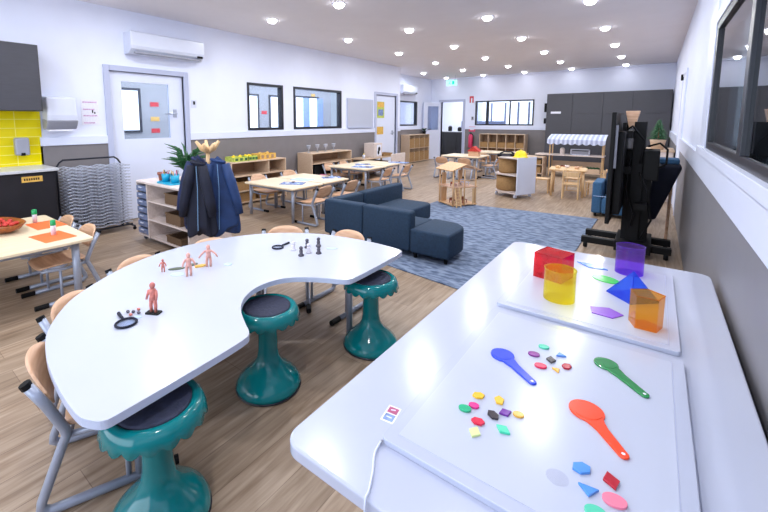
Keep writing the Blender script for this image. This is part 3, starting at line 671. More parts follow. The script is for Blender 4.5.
# coat tree with coats
cx_, cy_ = -3.28, 2.10
t = thing('coat_tree', 'wooden child coat tree with starburst pegs beside the trolley', 'coat stand', (cx_, cy_, 0))
MB().tube([(0, 0, .03), (0, 0, 1.14)], .018, 10).build('pole', 'pine', t, True)
MB().box(-.18, .18, -.03, .03, 0, .035).box(-.03, .03, -.18, .18, 0, .034).build('base', 'pine', t, bevel=.005)
for q in range(7):
    a = q*2*PI/7; MB().tube([(0, 0, 1.09), (.055*math.cos(a), .055*math.sin(a), 1.12), (.105*math.cos(a), .105*math.sin(a), 1.165+.025*(q%2))], [.024, .024, .014], 6).build('peg', 'pine', t, True)
def coat(label, loc, rz, w, h, mat, seed, dp=.07):
    t = thing('coat', label, 'coat', loc, rz, 'navy coats on the coat tree')
    rnd = random.Random(seed); ph = [rnd.random()*6 for _ in range(3)]
    prof = [(.02, 0), (.08, -.02), (.40, -.09), (.56, -.24), (.70, -.5), (.88, -.8), (.94, -.97), (.8, -1.0)]
    m = MB(); n = 36; vs = []
    for r, z in prof:
        for k in range(n):
            a = 2*PI*k/n; wv = 1+.20*math.sin(5*a+ph[0]+z)*min(1, -z*1.6)+.10*math.sin(11*a+ph[1]+z*3)*min(1, -z*2)
            hz = z*h*(1+.08*math.sin(3*a+ph[2])*(z < -.7))
            vs.append((r*w/2*math.cos(a)*wv, r*dp*math.sin(a)*wv, hz))
    fs = [(i*n+k, i*n+(k+1) % n, (i+1)*n+(k+1) % n, (i+1)*n+k) for i in range(len(prof)-1) for k in range(n)]+[tuple(range(n)), tuple((len(prof)-1)*n+k for k in range(n))]
    m._add(vs, fs); m.build('body', mat, t, True, subd=1)
    for s in (-1, 1): MB().tube([(s*w*.17, -.02, -.10*h), (s*w*.28, -.035, -.33*h), (s*w*.40, -.045, -.58*h), (s*w*.47, -.05, -.76*h)], [.04, .05, .045, .035], 10).build('sleeve', mat, t, True)
    MB().tube([(0, -dp*.8, -.1*h), (.01, -dp*1.05, -.4*h), (0, -dp*1.1, -.95*h)], .003, 5).build('zip', 'coatlining', t)
    MB().tube([(.06*math.cos(q), .035*math.sin(q), -.045-.015*math.cos(q)) for q in [k*2*PI/10 for k in range(10)]], .014, 6, True).build('collar', mat, t, True)
    return t
coat('navy coat hanging on the left of the coat tree', (cx_-.09, cy_-.05, 1.06), math.radians(20), .40, .70, 'navy', 1)
coat('blue coat hanging on the right of the coat tree', (cx_+.08, cy_+.05, 1.05), math.radians(50), .40, .72, 'bluecloth', 2)
coat('darkest navy coat hanging at the front centre of the coat tree', (cx_+.02, cy_-.12, 1.04), math.radians(35), .30, .70, 'navy2', 3, .05)
# ------------------------------------------------------------ chairs
def make_chair(label, loc, rz, group=None):
    """cantilever preschool chair; origin on the floor under the seat, facing +y"""
    t = thing('school_chair', label, 'chair', loc, rz, group)
    for s in (-1, 1):
        x = .172*s
        m = MB(); m.tube([(x, -.245, .495), (x, -.20, .41), (x, -.155, .305), (x, -.15, .28), (x, -.165, .245), (x, -.235, .06), (x, -.24, .035), (x, -.215, .017), (x, -.18, .017), (x, .20, .017)], .0165, 12)
        f = m.build('side_frame', 'silver', t, True)
        MB().tube([(x, -.244, .49), (x, -.252, .508)], .0178, 10).build('end_cap', 'black', f)
        MB().tube([(x, .12, .0175), (x, .205, .0175)], .0185, 10).build('rubber_foot', 'black', f)
        MB().tube([(x*.97, -.15, .275), (x*.97, .0, .262), (x*.97, .15, .275)], .011, 8).build('seat_rail', 'silver', t, True)
        MB().tube([(x*.97, .03, .014), (x*.97, .03, .265)], .010, 8).build('leg', 'silver', t, True)
    for yy in (-.14, .14): MB().tube([(-.16, yy, .272), (.16, yy, .272)], .009, 8).build('cross_bar', 'silver', t)
    # seat
    n = 9; vs = []; fs = []
    for i in range(n):
        for j in range(n):
            u, v = -1+2*i/(n-1), -1+2*j/(n-1)
            x = .165*u*(1-.10*abs(v)**3*(v > 0)); y = .16*v*(1-.06*abs(u)**3)
            vs.append((x, y, .296+.010*u*u+.012*(v < 0)*v*v-.012*max(0, v)**3))
    for i in range(n-1):
        for j in range(n-1): fs.append((i*n+j, (i+1)*n+j, (i+1)*n+j+1, i*n+j+1))
    m = MB(); m._add(vs, fs); m.build('seat', 'shell', t, True, solid=.009)
    vs = []; fs = []
    for i in range(13):
        u = -1+2*i/12; half = math.sqrt(max(0, 1-abs(u)**2.6)); 
        for j in range(7):
            v = -1+2*j/6
            zc = .445; z = zc+.080*v*(half if v > 0 else .45+.55*half)
            x = .158*u; y = -.225-.032*(1-u*u)-(z-zc)*.42+.02
            vs.append((x, y, z))
    for i in range(12):
        for j in range(6): fs.append((i*7+j, (i+1)*7+j, (i+1)*7+j+1, i*7+j+1))
    m = MB(); m._add(vs, fs); m.build('backrest', 'shell', t, True, solid=.009)
    return t
def face(dx, dy): return math.atan2(-dx, dy)
KC = (-1.5, 1.27)
chairs = [((-1.66, .594), face(.36, .93), 'wooden chair with silver frame nearest the camera, beside the front teal stool'),
          ((-2.01, .76), face(.78, .62), 'wooden chair pushed in at the lower left curve of the white table'),
          ((-2.27, 1.12), face(.97, .24), 'wooden chair at the left of the white table, nearest the beige table'),
          ((-2.25, 1.50), face(.95, -.3), 'wooden chair at the white table in front of the coat tree'),
          ((-2.13, 1.98), face(.7, -.7), 'wooden chair behind the white table, right of the coats'),
          ((-1.80, 2.13), face(0, -1), 'wooden chair behind the white table, in front of the sofa')]
proto_c = None
for (x, y), rz, lab in chairs:
    if proto_c is None: proto_c = make_chair(lab, (x, y, 0), rz, 'wooden chairs around the white horseshoe table')
    else: dup(proto_c, (x, y, 0), rz, lab)
def chair_at(x, y, dx, dy, lab, grp): return dup(proto_c, (x, y, 0), face(dx, dy), lab, grp)

# ------------------------------------------------------------ horseshoe table
K = [(-1.185, .385), (-1.226, .362), (-1.265, .348), (-1.402, .35), (-1.544, .363), (-1.668, .379), (-1.805, .411), (-1.913, .447), (-2.061, .533), (-2.157, .604), (-2.235, .691), (-2.308, .79), (-2.38, .898), (-2.454, 1.069), (-2.49, 1.217), (-2.50, 1.385), (-2.47, 1.562), (-2.39, 1.80), (-2.229, 2.012), (-2.03, 2.15), (-1.858, 2.217), (-1.56, 2.262), (-1.35, 2.25), (-1.27, 2.23), (-1.245, 2.19),
     (-1.235, 1.66), (-1.26, 1.61), (-1.386, 1.555), (-1.506, 1.475), (-1.565, 1.382), (-1.572, 1.25), (-1.52, 1.136), (-1.44, 1.055), (-1.32, .99), (-1.24, .955), (-1.21, .91), (-1.18, .42)]
KH = .52
def smooth_poly(P, it=2):
    for _ in range(it):
        Q = []
        for i in range(len(P)):
            a, b = P[i], P[(i+1) % len(P)]
            Q += [(a[0]*.75+b[0]*.25, a[1]*.75+b[1]*.25), (a[0]*.25+b[0]*.75, a[1]*.25+b[1]*.75)]
        P = Q
    return P
t = thing('horseshoe_table', 'white horseshoe shaped table surrounded by chairs and teal stools', 'table', (0, 0, 0))
KP = smooth_poly(K)
MB().prism(KP, KH-.004, KH).build('tabletop', 'white', t, bevel=.002)
def scalepoly(P, c, s): return [(c[0]+(x-c[0])*s, c[1]+(y-c[1])*s) for x, y in P]
MB().prism(KP, KH-.028, KH-.004).build('table_edge', 'edge', t)
for x, y in ((-1.47, 1.92), (-1.48, .60), (-2.20, 1.78), (-2.22, .80)): MB().tube([(x, y, .0), (x, y, KH-.028)], .02, 14).build('leg', 'silver', t, True)

# wobble stools
def stool(label, loc, rz, h=.43):
    t = thing('wobble_stool', label, 'stool', loc, rz, 'teal wobble stools')
    b = MB().lathe([(.10, 0), (.150, .004), (.165, .014), (.166, .028), (.152, .055), (.118, .090), (.078, .125), (.056, .165), (.050, .21), (.048, .30), (.052, .345), (.085, .375), (.12, .39)], seg=40).build('pedestal', 'teal', t, True)
    def wob(a, z): return 1
    seg = 96; m = MB(); vs = []
    prof = [(.0, 0), (.118, 0), (.126, .008), (.140, .008), (.154, -.004), (.161, -.022)]
    for i, (r, z) in enumerate(prof):
        for k in range(seg):
            a = 2*PI*k/seg; r2 = max(r, .001); vs.append((r2*math.cos(a), r2*math.sin(a), h+z))
    for rr_, zz in ((.165, -.038), (.160, -.042), (.150, -.03), (.09, -.03)):
        for k in range(seg):
            a = 2*PI*k/seg; sc = (abs(math.sin(a*9)))*1.0
            dz = -.018*sc if zz < -.035 else 0
            vs.append(((rr_+.004*sc)*math.cos(a), (rr_+.004*sc)*math.sin(a), h+zz+dz))
    n = len(prof)+4
    fs = [(i*seg+k, i*seg+(k+1) % seg, (i+1)*seg+(k+1) % seg, (i+1)*seg+k) for i in range(n-1) for k in range(seg)]
    m._add(vs, fs); m.build('seat_rim', 'teal', t, True)
    MB().lathe([(.001, .006), (.06, .007), (.108, .009), (.119, .006), (.119, .0)], (0, 0, h), 40).build('seat_pad', 'seatpad', t, True)
    MB().lathe([(.12, 0), (.166, .004), (.169, .012), (.150, .0125)], (0, 0, -.0005), 40).build('rubber_base', 'darkframe', t, True)
    return t
s0 = stool('teal wobble stool at the near end of the white table, closest to the camera', (-1.262, .568, 0), 0)
dup(s0, (-1.50, 1.265, 0), .3, 'teal wobble stool in the cut-out of the white table')
dup(s0, (-1.29, 1.90, 0), .7, 'teal wobble stool at the far end of the white table')

# ------------------------------------------------------------ things on the horseshoe table
def magnifier(label, x, y, rz, z, r=.032, L=.05):
    t = thing('magnifying_glass', label, 'magnifying glass', (x, y, z), rz)
    MB().tube([(r*math.cos(a), r*math.sin(a), .006) for a in [k*2*PI/24 for k in range(24)]], .0052, 8, True).build('rim', 'navy2', t, True)
    MB().lathe([(r-.002, .004), (r-.002, .007)], seg=24).build('lens', 'glassclear', t)
    MB().tube([(r, 0, .006), (r+.015, 0, .007), (r+L, 0, .007)], [.004, .006, .0075], 8).build('handle', 'navy2', t, True)
magnifier('black magnifying glass beside the standing figure on the white table', -1.705, .67, math.radians(172), KH, .040, .075)
magnifier('black magnifying glass at the back of the white table by the small figures', -1.955, 1.755, math.radians(95), KH, .036, .08)
def figure(name, label, x, y, rz, h, mat, z=None, base=True, arms=.5, cat='figurine', grp=None, basemat='black', pose=0):
    z = KH if z is None else z
    t = thing(name, label, cat, (x, y, z), rz, grp); s = h/.115; b0 = .006 if base else 0
    if base: MB().prism(rrect(-.028*s, .028*s, -.016*s, .016*s, .006), 0, .006).build('base', basemat, t)
    m = MB()
    for q in (-1, 1):
        m.tube([(q*.009*s, 0, b0), (q*.010*s, .003*s*pose, b0+.026*s), (q*.007*s, 0, b0+.052*s)], [.0055*s, .0065*s, .008*s], 8)
        m.tube([(q*.014*s, 0, b0+.086*s), (q*(.018+.014*arms)*s, -.004*s, b0+.068*s), (q*(.018+.024*arms)*s, -.010*s, b0+.052*s)], [.006*s, .005*s, .004*s], 7)
    m.lathe([(.010*s, .048*s), (.0135*s, .054*s), (.011*s, .066*s), (.015*s, .080*s), (.012*s, .090*s), (.0055*s, .094*s), (.005*s, .098*s)], (0, 0, b0), 12)
    m.sphere((0, 0, b0+.105*s), .0105*s, 12, (1, 1.05, 1.2))
    m.build('body', mat, t, True)
    return t
figure('human_figure', 'tall reddish human body figure standing on a black base', -1.71, .79, .5, .135, 'fleshred', arms=.1)
figure('human_figure', 'small reddish figure at the left of the middle cluster', -2.15, 1.06, .8, .075, 'fleshred', base=False)
figure('human_figure', 'slim pink and brown figure in the centre of the middle cluster', -1.98, 1.12, 1.2, .13, 'skin', base=False)
figure('human_figure', 'pink figure with raised arms at the right of the middle cluster', -2.02, 1.27, .9, .13, 'skin', base=False, arms=1.2)
def flat(name, label, cat, poly, x, y, z, th, mat, rz=0, grp=None, bev=0):
    m = MB(); m.prism(poly, 0, th); o = m.build(name, mat, None, bevel=bev); o.location = (x, y, z); o.rotation_euler = (0, 0, rz)
    return tag(o, label, cat, grp)
def ngon(n, r, sx=1, sy=1, a0=0): return [(sx*r*math.cos(a0+2*PI*k/n), sy*r*math.sin(a0+2*PI*k/n)) for k in range(n)]
flat('felt_leaf', 'olive grey leaf shape lying left in the middle cluster', 'leaf', ngon(16, .045, 1, .35), -2.13, 1.13, KH, .006, 'leafolive', 1.0)
flat('felt_leaf', 'dark olive leaf shape lying right in the middle cluster', 'leaf', ngon(16, .035, 1, .4), -2.12, 1.22, KH, .006, 'leafolive', 1.3)
flat('paper_piece', 'pale blue paper piece in front of the olive leaf', 'paper', ngon(7, .04, 1, .7), -2.05, 1.09, KH, .002, 'paperblue', .6)
flat('paper_piece', 'pale blue paper piece right of the pink figure', 'paper', ngon(6, .025), -1.96, 1.36, KH, .002, 'paperblue', .6)
flat('paper_piece', 'yellowish card piece beside the pink figure with raised arms', 'paper', ngon(5, .04, 1, .5), -2.06, 1.24, KH, .008, 'ochre', 1.2)
flat('paper_piece', 'pale blue scrap between magnifier and tall figure', 'paper', ngon(6, .02, 1, .6), -1.73, .73, KH, .002, 'paperblue', .4)
for k, (dx, dy, mm, lab) in enumerate(((-.05, -.03, 'figuregrey', 'tiny dark pebble nearest the magnifying glass'), (-.03, -.05, 'fleshred', 'tiny reddish piece between magnifier and tall figure'), (-.07, -.045, 'figuregrey', 'tiny dark piece behind the magnifying glass'), (-.02, -.02, 'figuregrey', 'tiny dark piece next to the black base'), (-.055, -.005, 'fleshred', 'tiny reddish piece left of the tall figure'))):
    o = MB().sphere((0, 0, .006), .009, 8, (1.2, .8, .6)).build('small_pebble', mm, None, True); o.location = (-1.735+dx, .765+dy, KH); tag(o, lab, 'pebble', 'tiny pieces by the tall figure')
places = ['leftmost', 'second from left', 'third from left', 'fourth from left', 'fifth from left', 'rightmost']
for k, (px_, py_, mm, hh) in enumerate(((-1.84, 1.79, 'figurewhite', .055), (-1.72, 1.74, 'figuregrey', .06), (-1.72, 1.81, 'figurewhite', .06), (-1.80, 1.88, 'figuregrey', .06), (-1.66, 1.84, 'figuregrey', .055), (-1.76, 1.95, 'figuregrey', .06))):
    t = thing('game_piece', 'small %s figure, %s at the back of the white table' % ('dark grey' if mm == 'figuregrey' else 'white', places[k]), 'figurine', (px_, py_, KH), 0, 'small figures at the back of the white table')
    MB().lathe([(.019, 0), (.019, .008), (.010, .015), (.013, hh*.55), (.008, hh*.7)], seg=12).build('body', mm, t, True); MB().sphere((0, 0, hh*.85), .013, 10).build('head', mm, t, True)
flat('paper_piece', 'white paper scrap at the right of the small figures', 'paper', ngon(5, .04, 1, .5), -1.66, 1.97, KH, .002, 'paperblue', .6)

# ------------------------------------------------------------ beige table on the left with its things
TH = .50
def table(label, x0, x1, y0, y1, h=TH, mat='maple', legmat='silver', r=.02, inset=.07, th=.022, name='activity_table'):
    t = thing(name, label, 'table', ((x0+x1)/2, (y0+y1)/2, 0)); a, b = (x1-x0)/2, (y1-y0)/2
    MB().prism(rrect(-a, a, -b, b, .03), h-th, h).build('tabletop', mat, t, bevel=.004)
    MB().box(-a+inset, a-inset, -b+inset, -b+inset+.02, h-th-.04, h-th).box(-a+inset, a-inset, b-inset-.02, b-inset, h-th-.04, h-th).box(-a+inset, -a+inset+.02, -b+inset, b-inset, h-th-.04, h-th).box(a-inset-.02, a-inset, -b+inset, b-inset, h-th-.04, h-th).build('apron', legmat, t)
    for sx in (-1, 1):
        for sy in (-1, 1): MB().tube([(sx*(a-inset), sy*(b-inset), 0), (sx*(a-inset), sy*(b-inset), h-th)], r, 12).build('leg', legmat, t, True)
    return t
table('beige wooden table with orange papers at the left', -4.47, -3.29, -.10, 1.11, inset=.10, r=.026)
LT = 'wooden chairs at the beige table with orange papers'
chair_at(-4.12, .95, 0, -1, 'wooden chair at the back of the beige table, next to the black cabinet', LT)
chair_at(-3.62, .95, 0, -1, 'wooden chair at the corner of the beige table, in front of the drying rack', LT)
for x, y, rz, lab in ((-3.56, .92, .12, 'orange sheet of paper at the table corner under a glue stick'), (-4.02, 1.0, .05, 'orange sheet of paper behind the bowl')):
    flat('orange_paper', lab, 'paper', rrect(-.15, .15, -.105, .105, .004, 1), x, y, TH, .0015, 'orangepaper', rz)
for x, y, lab in ((-3.61, .94, 'glue stick with green cap on the nearer orange paper'), (-4.17, .96, 'glue stick with green cap beside the farther orange paper')):
    t = thing('glue_stick', lab, 'glue stick', (x, y, TH+.0015), 0, 'glue sticks on the beige table')
    MB().lathe([(.017, 0), (.018, .075), (.015, .08)], seg=16).build('body', 'plastic_w', t, True); MB().lathe([(.019, .075), (.020, .078), (.019, .112), (.012, .118)], seg=16).build('cap', 'greenplastic', t, True)
t = thing('wooden_bowl', 'oblong brown wooden bowl of red craft pieces', 'bowl', (-4.08, .70, TH), .25)
MB().lathe([(.10, 0), (.16, .03), (.20, .075), (.193, .077), (.15, .035), (.09, .012)], seg=36, mtx=Matrix.Diagonal((1.35, .72, 1, 1))).build('body', 'basketwood', t, True)
m = MB()
for q in range(26):
    a = q*2.4; r_ = .14*math.sqrt(q/26); m.sphere((1.35*r_*math.cos(a), .72*r_*math.sin(a), .065+.006*math.sin(q)), .02, 7, (1.3, .8, .7))
o = m.build('craft_pieces', 'basketred', t, True); o['kind'] = 'stuff'

# ------------------------------------------------------------ tables 1 and 2 with chairs
table('beige table with patterned papers, in front of the green box shelf', -4.72, -3.70, 3.60, 4.22, .48)
table('beige table with patterned papers, butted behind the first one', -4.72, -3.72, 4.25, 4.86, .48)
GA = 'wooden chairs at the first pair of beige tables'
chair_at(-3.60, 3.88, -1, 0, 'wooden chair at the near right side of the table by the green box shelf', GA)
chair_at(-4.72, 4.05, 1, 0, 'wooden chair between the green box shelf and its table', GA)
chair_at(-3.62, 4.5, -1, 0, 'wooden chair at the far right side of the table by the green box shelf', GA)
chair_at(-4.74, 4.75, 1, 0, 'wooden chair at the far corner by the first birch shelf', GA)
table('pale table with a blue puzzle, behind the sofa', -5.0, -4.05, 5.80, 6.50, .50)
table('pale table behind the puzzle table, toward the recess', -5.0, -4.10, 6.54, 7.2, .50)
GB = 'wooden chairs at the second pair of tables'
chair_at(-4.0, 6.1, -1, 0, 'wooden chair at the right of the puzzle table behind the sofa', GB)
chair_at(-4.98, 6.1, 1, 0, 'wooden chair at the left of the puzzle table', GB)
chair_at(-4.98, 6.6, 1, .1, 'second wooden chair along the left of the puzzle table', GB)
chair_at(-4.0, 6.8, -1, 0, 'wooden chair at the right of the farther pale table', GB)
for k, (x, y, rz, mm, lab, r_) in enumerate(((-4.05, 3.95, .5, 'papermix', 'blue printed sheet on the near half of the first beige table', .17), (-4.2, 4.3, .2, 'paperblue', 'pale sheet in the middle of the first beige table', .16), (-4.0, 4.75, .9, 'papermix', 'blue printed sheet on the second beige table', .15), (-4.3, 4.9, .1, 'mauvecard', 'small mauve card on the second beige table', .06), (-4.35, 6.1, .3, 'papermix', 'blue puzzle sheet on the puzzle table', .2), (-4.6, 6.45, .8, 'papermix', 'dark puzzle sheet at the far side of the puzzle table', .15), (-4.2, 7.2, .2, 'papermix', 'blue sheet on the farther pale table', .2))):
    flat('printed_sheet', lab, 'paper', rrect(-r_, r_, -r_*.7, r_*.7, .01, 2), x, y, .48 if k < 4 else .50, .003, mm, rz)
    if mm != 'papermix': continue
    for q in range(3):
        a = q*2.1+k; o = MB().box(-.03, .03, -.02, .02, 0, .012).build('puzzle_piece', ('paperblue', 'figuregrey', 'paper')[q], None, bevel=.003); o.location = (x+r_*.6*math.cos(a), y+r_*.4*math.sin(a), (.483 if k < 4 else .503)); o.rotation_euler = (0, 0, a)
        tag(o, '%s puzzle piece on the %s' % (('pale blue', 'dark grey', 'white')[q], ' '.join(lab.split()[:10])), 'puzzle piece')
t = thing('glue_bottle', 'small white bottle with yellow cap on the low bench', 'bottle', (-5.32, 7.5, .50)); MB().lathe([(.03, 0), (.032, .07), (.015, .09)], seg=12).build('body', 'plastic_w', t, True); MB().lathe([(.015, .09), (.008, .12)], seg=10).build('cap', 'yellow', t)

# ------------------------------------------------------------ rug and sofas
tag(MB().prism([(-2.95, 3.25), (-1.02, 2.98), (-.58, 4.6), (-.55, 6.42), (-2.85, 6.2)], 0, .012).build('area_rug', 'rug', bevel=.004), 'large blue grey patterned rug in front of the sofa', 'rug')
RZ = .012
def cushion(poly, z0, z1, name, parent, mat='sofa', bev=.025): return MB().prism(poly, z0, z1).build(name, mat, parent, True, bevel=bev, seg=4)
def feet(t, pts, z=RZ):
    for x, y in pts: MB().tube([(x, y, 0), (x, y, .07)], [.016, .024], 8).build('foot', 'black', t)
G = 'navy sofa modules'
t = thing('sofa_bench', 'navy bench with low back facing away and a rounded free end', 'sofa', (-2.43, 3.40, RZ), 0, G)
cushion([(0, .0), (.58, 0), (.58, .13), (0, .13)], .06, .46, 'backrest', t)
cushion([(.585, -.01)]+arc(.97, .02, .03, -90, 0, 3)+arc(.78, .30, .22, 0, 90, 6)+[(.585, .54)], .06, .30, 'seat', t)
cushion([(0, .135), (.58, .135), (.58, .54), (0, .54)], .06, .29, 'seat', t)
feet(t, [(.05, .06), (.62, .05), (.94, .06), (.05, .48), (.84, .42)])
t = thing('corner_sofa', 'navy corner sofa piece with two low backs', 'sofa', (-2.98, 3.40, RZ), 0, G)
cushion([(0, 0), (.545, 0), (.545, .13), (0, .13)], .06, .46, 'backrest', t); cushion([(0, .132), (.13, .132), (.13, .62), (0, .62)], .06, .46, 'backrest', t)
cushion([(.135, .135), (.545, .135), (.545, .62), (.135, .62)], .06, .29, 'seat', t); feet(t, [(.06, .06), (.5, .06), (.06, .56), (.5, .56)])
t = thing('sofa_bench', 'navy bench with its back to the tables and seat toward the rug', 'sofa', (-2.98, 4.05, RZ), 0, G)
cushion([(0, 0), (.14, 0), (.14, .95), (0, .95)], .06, .46, 'backrest', t)
cushion([(.145, 0), (.66, 0)]+arc(.58, .72, .1, 0, 90, 4)+[(.145, .82)], .06, .26, 'seat', t); feet(t, [(.06, .06), (.6, .06), (.06, .9), (.58, .74)])
# armchair beyond the rug
t = thing('armchair', 'slate blue child armchair behind the television', 'armchair', (-.66, 6.6, 0))
cushion([(0, 0), (.12, 0), (.12, .55), (0, .55)], .05, .50, 'armrest', t, 'sofa2'); cushion([(.5, 0), (.62, 0), (.62, .55), (.5, .55)], .05, .50, 'armrest', t, 'sofa2')
cushion([(.12, .0), (.5, 0), (.5, .45), (.12, .45)], .05, .27, 'seat', t, 'sofa2'); cushion([(.12, .43), (.5, .43), (.5, .57), (.12, .57)], .05, .6, 'backrest', t, 'sofa'); feet(t, [(.05, .05), (.57, .05), (.05, .5), (.57, .5)])
MB().tube([(.02, -.004, .30), (.5, -.004, .30)], .004, 5).build('piping', 'paperblue', t)

# ------------------------------------------------------------ television on its cart, seen almost edge-on
t = thing('television_cart', 'black wheeled stand holding the big television', 'stand', (-.12, 5.05, 0))
MB().box(-.05, .05, -.14, -.06, .09, 1.36).box(-.05, .05, .06, .14, .09, 1.36).box(-.10, .12, -.10, .12, .12, 1.08).build('post', 'black', t, bevel=.004)
MB().box(-.44, .32, -.17, -.09, .06, .125).box(-.44, .32, .17, .25, .06, .125).box(-.14, .16, -.25, .30, .05, .15).build('base', 'black', t, bevel=.006)
for x in (-.40, .28):
    for y in (-.135, .205): MB().lathe([(.032, -.018), (.038, 0), (.032, .018)], mtx=Matrix.Translation((x, y, .038)) @ Matrix.Rotation(PI/2, 4, 'Y'), seg=14).box(x-.012, x+.012, y-.01, y+.01, .04, .065).build('caster', 'black', t)
MB().box(-.14, -.05, -.3, .3, .85, .92).box(-.14, -.05, -.3, .3, 1.2, 1.27).box(-.14, -.11, -.25, -.2, .7, 1.35).box(-.14, -.11, .2, .25, .7, 1.35).build('mount_bracket', 'black', t)
MB().box(.04, .17, -.16, .16, .78, 1.08).build('media_box', 'black', t, bevel=.01)
MB().box(-.02, .05, .2, .24, .2, 1.3).box(.0, .1, -.3, -.05, .5, .56).build('side_arm', 'black', t)
t = thing('television', 'large black flat television seen edge-on beside the right wall', 'television', (-.27, 5.18, .93), math.radians(0))
MB().box(-.055, -.02, -.78, .78, -.53, .52).build('bezel', 'black', t, bevel=.006); MB().box(-.052, -.05, -.76, .76, -.51, .47).build('screen', 'screen', t)
MB().box(-.02, .05, -.68, .68, -.45, .34).build('rear_housing', 'black', t, bevel=.012)
MB().box(-.02, .0, -.76, -.73, .0, .4).build('side_bar', 'darksteel', t)
for k, (pts, lab) in enumerate((([(-.25, 4.86, 1.25), (-.18, 4.8, 1.32), (-.08, 4.84, 1.18), (-.1, 4.86, .95)], 'black cable looping behind the top of the television'), ([(-.05, 4.86, 1.12), (.04, 4.76, 1.16), (.1, 4.8, 1.1), (.10, 4.82, .96), (.05, 4.85, .92)], 'black cable looping out to the right of the media box'), ([(-.18, 4.88, 1.0), (-.2, 4.8, .7), (-.12, 4.82, .45), (-.14, 4.88, .3)], 'black cable hanging down behind the television'), ([(-.1, 4.84, .86), (-.02, 4.78, .68), (.02, 4.82, .4), (-.05, 4.86, .2)], 'black cable hanging down beside the stand post'))):
    cu = smooth_poly  # keep
    P = [Vector(p) for p in pts]; Q = []
    for i in range(len(P)-1):
        p0, p1, p2, p3 = P[max(0, i-1)], P[i], P[i+1], P[min(len(P)-1, i+2)]
        for s in range(6):
            u = s/6; Q.append(.5*((2*p1)+(p2-p0)*u+(2*p0-5*p1+4*p2-p3)*u*u+(3*p1-3*p2+p0-p3*1-2*p0+2*p0)*u**3) if False else p1.lerp(p2, u)+ (p2-p0)*0)
    Q.append(P[-1])
    tag(MB().tube(Q, .009, 6).build('power_cable', 'black', None, True), lab, 'cable')
t = thing('wooden_wedge', 'tapered pale wooden block perched behind the television top', 'block', (-.19, 5.05, 1.30))
MB().prism([(-.03, 0), (.02, 0), (.055, .17), (-.065, .17)], -.05, .05, Matrix(((1, 0, 0, 0), (0, 0, 1, 0), (0, 1, 0, 0), (0, 0, 0, 1)))).build('body', 'shell', t, bevel=.004)
t = thing('draped_stand', 'narrow wooden stand draped with dark navy cloth by the right wall', 'stand', (.08, 5.75, 0))
for x, y in ((-.1, -.1), (.1, -.1), (-.1, .1), (.1, .1)): MB().tube([(x*.9, y, 0), (x, y, .75)], .012, 6).build('leg', 'shell', t)
m = MB(); m.prism([(-.12, .25), (-.02, .25), (.17, .84), (.17, .89), (-.0, .89), (-.06, .84)], -.16, .16, Matrix(((1, 0, 0, 0), (0, 0, 1, 0), (0, 1, 0, 0), (0, 0, 0, 1)))); m.build('cloth', 'navy2', t, True, bevel=.03, seg=3)
MB().box(-.03, .15, -.12, .12, .891, .95).build('cushion', 'sofa2', t, bevel=.015)
# beige cabinet with plant at the right wall
t = thing('low_cabinet', 'beige wooden cabinet by the right wall behind the television', 'cabinet', (-.28, 8.5, 0))
MB().box(0, .54, .02, .9, 0, .84).build('carcass', 'birchpale', t); MB().box(-.01, .55, -.01, .9, .84, .87).build('top_panel', 'birch', t, bevel=.004)
for k in range(2): 
    d = MB().box(.005+.27*k, .265+.27*k, 0, .02, .05, .83).build('door', 'birchpale', t, bevel=.003); MB().sphere((.24+.06*k, -.012, .6), .012, 8).build('knob', 'steel', d)
t = thing('potted_fir', 'small green fir-like plant in a beige pot on the low cabinet', 'plant', (.04, 8.72, .87))
MB().lathe([(.085, 0), (.11, .15), (.115, .17), (.10, .17), (.09, .14)], seg=24).build('pot', 'birch', t, True); MB().lathe([(.09, .13), (.088, .15)], seg=16).build('soil', 'soil', t)
MB().tube([(0, 0, .14), (0, 0, .48)], [.010, .004], 6).build('stem', 'redwood', t)
m = MB()
for q in range(90):
    a = q*2.399; z = .17+.32*q/90; L = (.14*(1-q/95)+.02)*(.7+.5*random.random())
    m.tube([(0, 0, z), (L*.6*math.cos(a), L*.6*math.sin(a), z+.02), (L*math.cos(a), L*math.sin(a), z+.0)], [.003, .013, .002], 4)
m.build('foliage', 'leaf', t)

# ------------------------------------------------------------ bamboo doll house
t = thing('doll_house', 'open two storey bamboo doll house at the edge of the rug', 'doll house', (-2.45, 5.90, 0), math.radians(57))
for x in (0, .42):
    for y in (0, .38): MB().tube([(x, y, 0), (x, y, .60)], .014, 7).build('post', 'bamboo', t, True)
MB().tube([(.21, 0, 0), (.21, 0, .6)], .012, 7).build('post', 'bamboo', t, True)
for z, n in ((.03, 'floor_deck'), (.31, 'floor_deck')): MB().box(-.02, .44, -.02, .40, z, z+.015).build(n, 'shell' if z > .1 else 'bamboo', t)
MB()._add([(-.06, -.05, .58), (.21, -.05, .68), (.21, .43, .68), (-.06, .43, .58)], [(0, 1, 2, 3)]).build('roof_panel', 'bamboo', t, solid=.015); MB()._add([(.21, -.05, .68), (.48, -.05, .58), (.48, .43, .58), (.21, .43, .68)], [(0, 1, 2, 3)]).build('roof_panel', 'shell', t, solid=.015)
for x0, x1, z0, z1 in ((.02, .12, .045, .28), (.28, .34, .045, .29), (.36, .41, .045, .3), (.03, .10, .33, .52), (.35, .41, .33, .55)): MB().box(x0, x1, .36, .375, z0, z1).build('wall_panel', 'bamboo', t)
for a in (.12, .36): MB().box(a, a+.035, -.01, .0, .045, .29).build('shutter', 'pine', t)
m = MB().tube([(.02, -.08, 0), (.02, -.02, .32)], .01, 6).tube([(.10, -.08, 0), (.10, -.02, .32)], .01, 6)
for k in range(6): m.tube([(.02, -.075+.01*k, .04+.05*k), (.10, -.075+.01*k, .04+.05*k)], .007, 5)
m.build('ladder', 'pine', t)
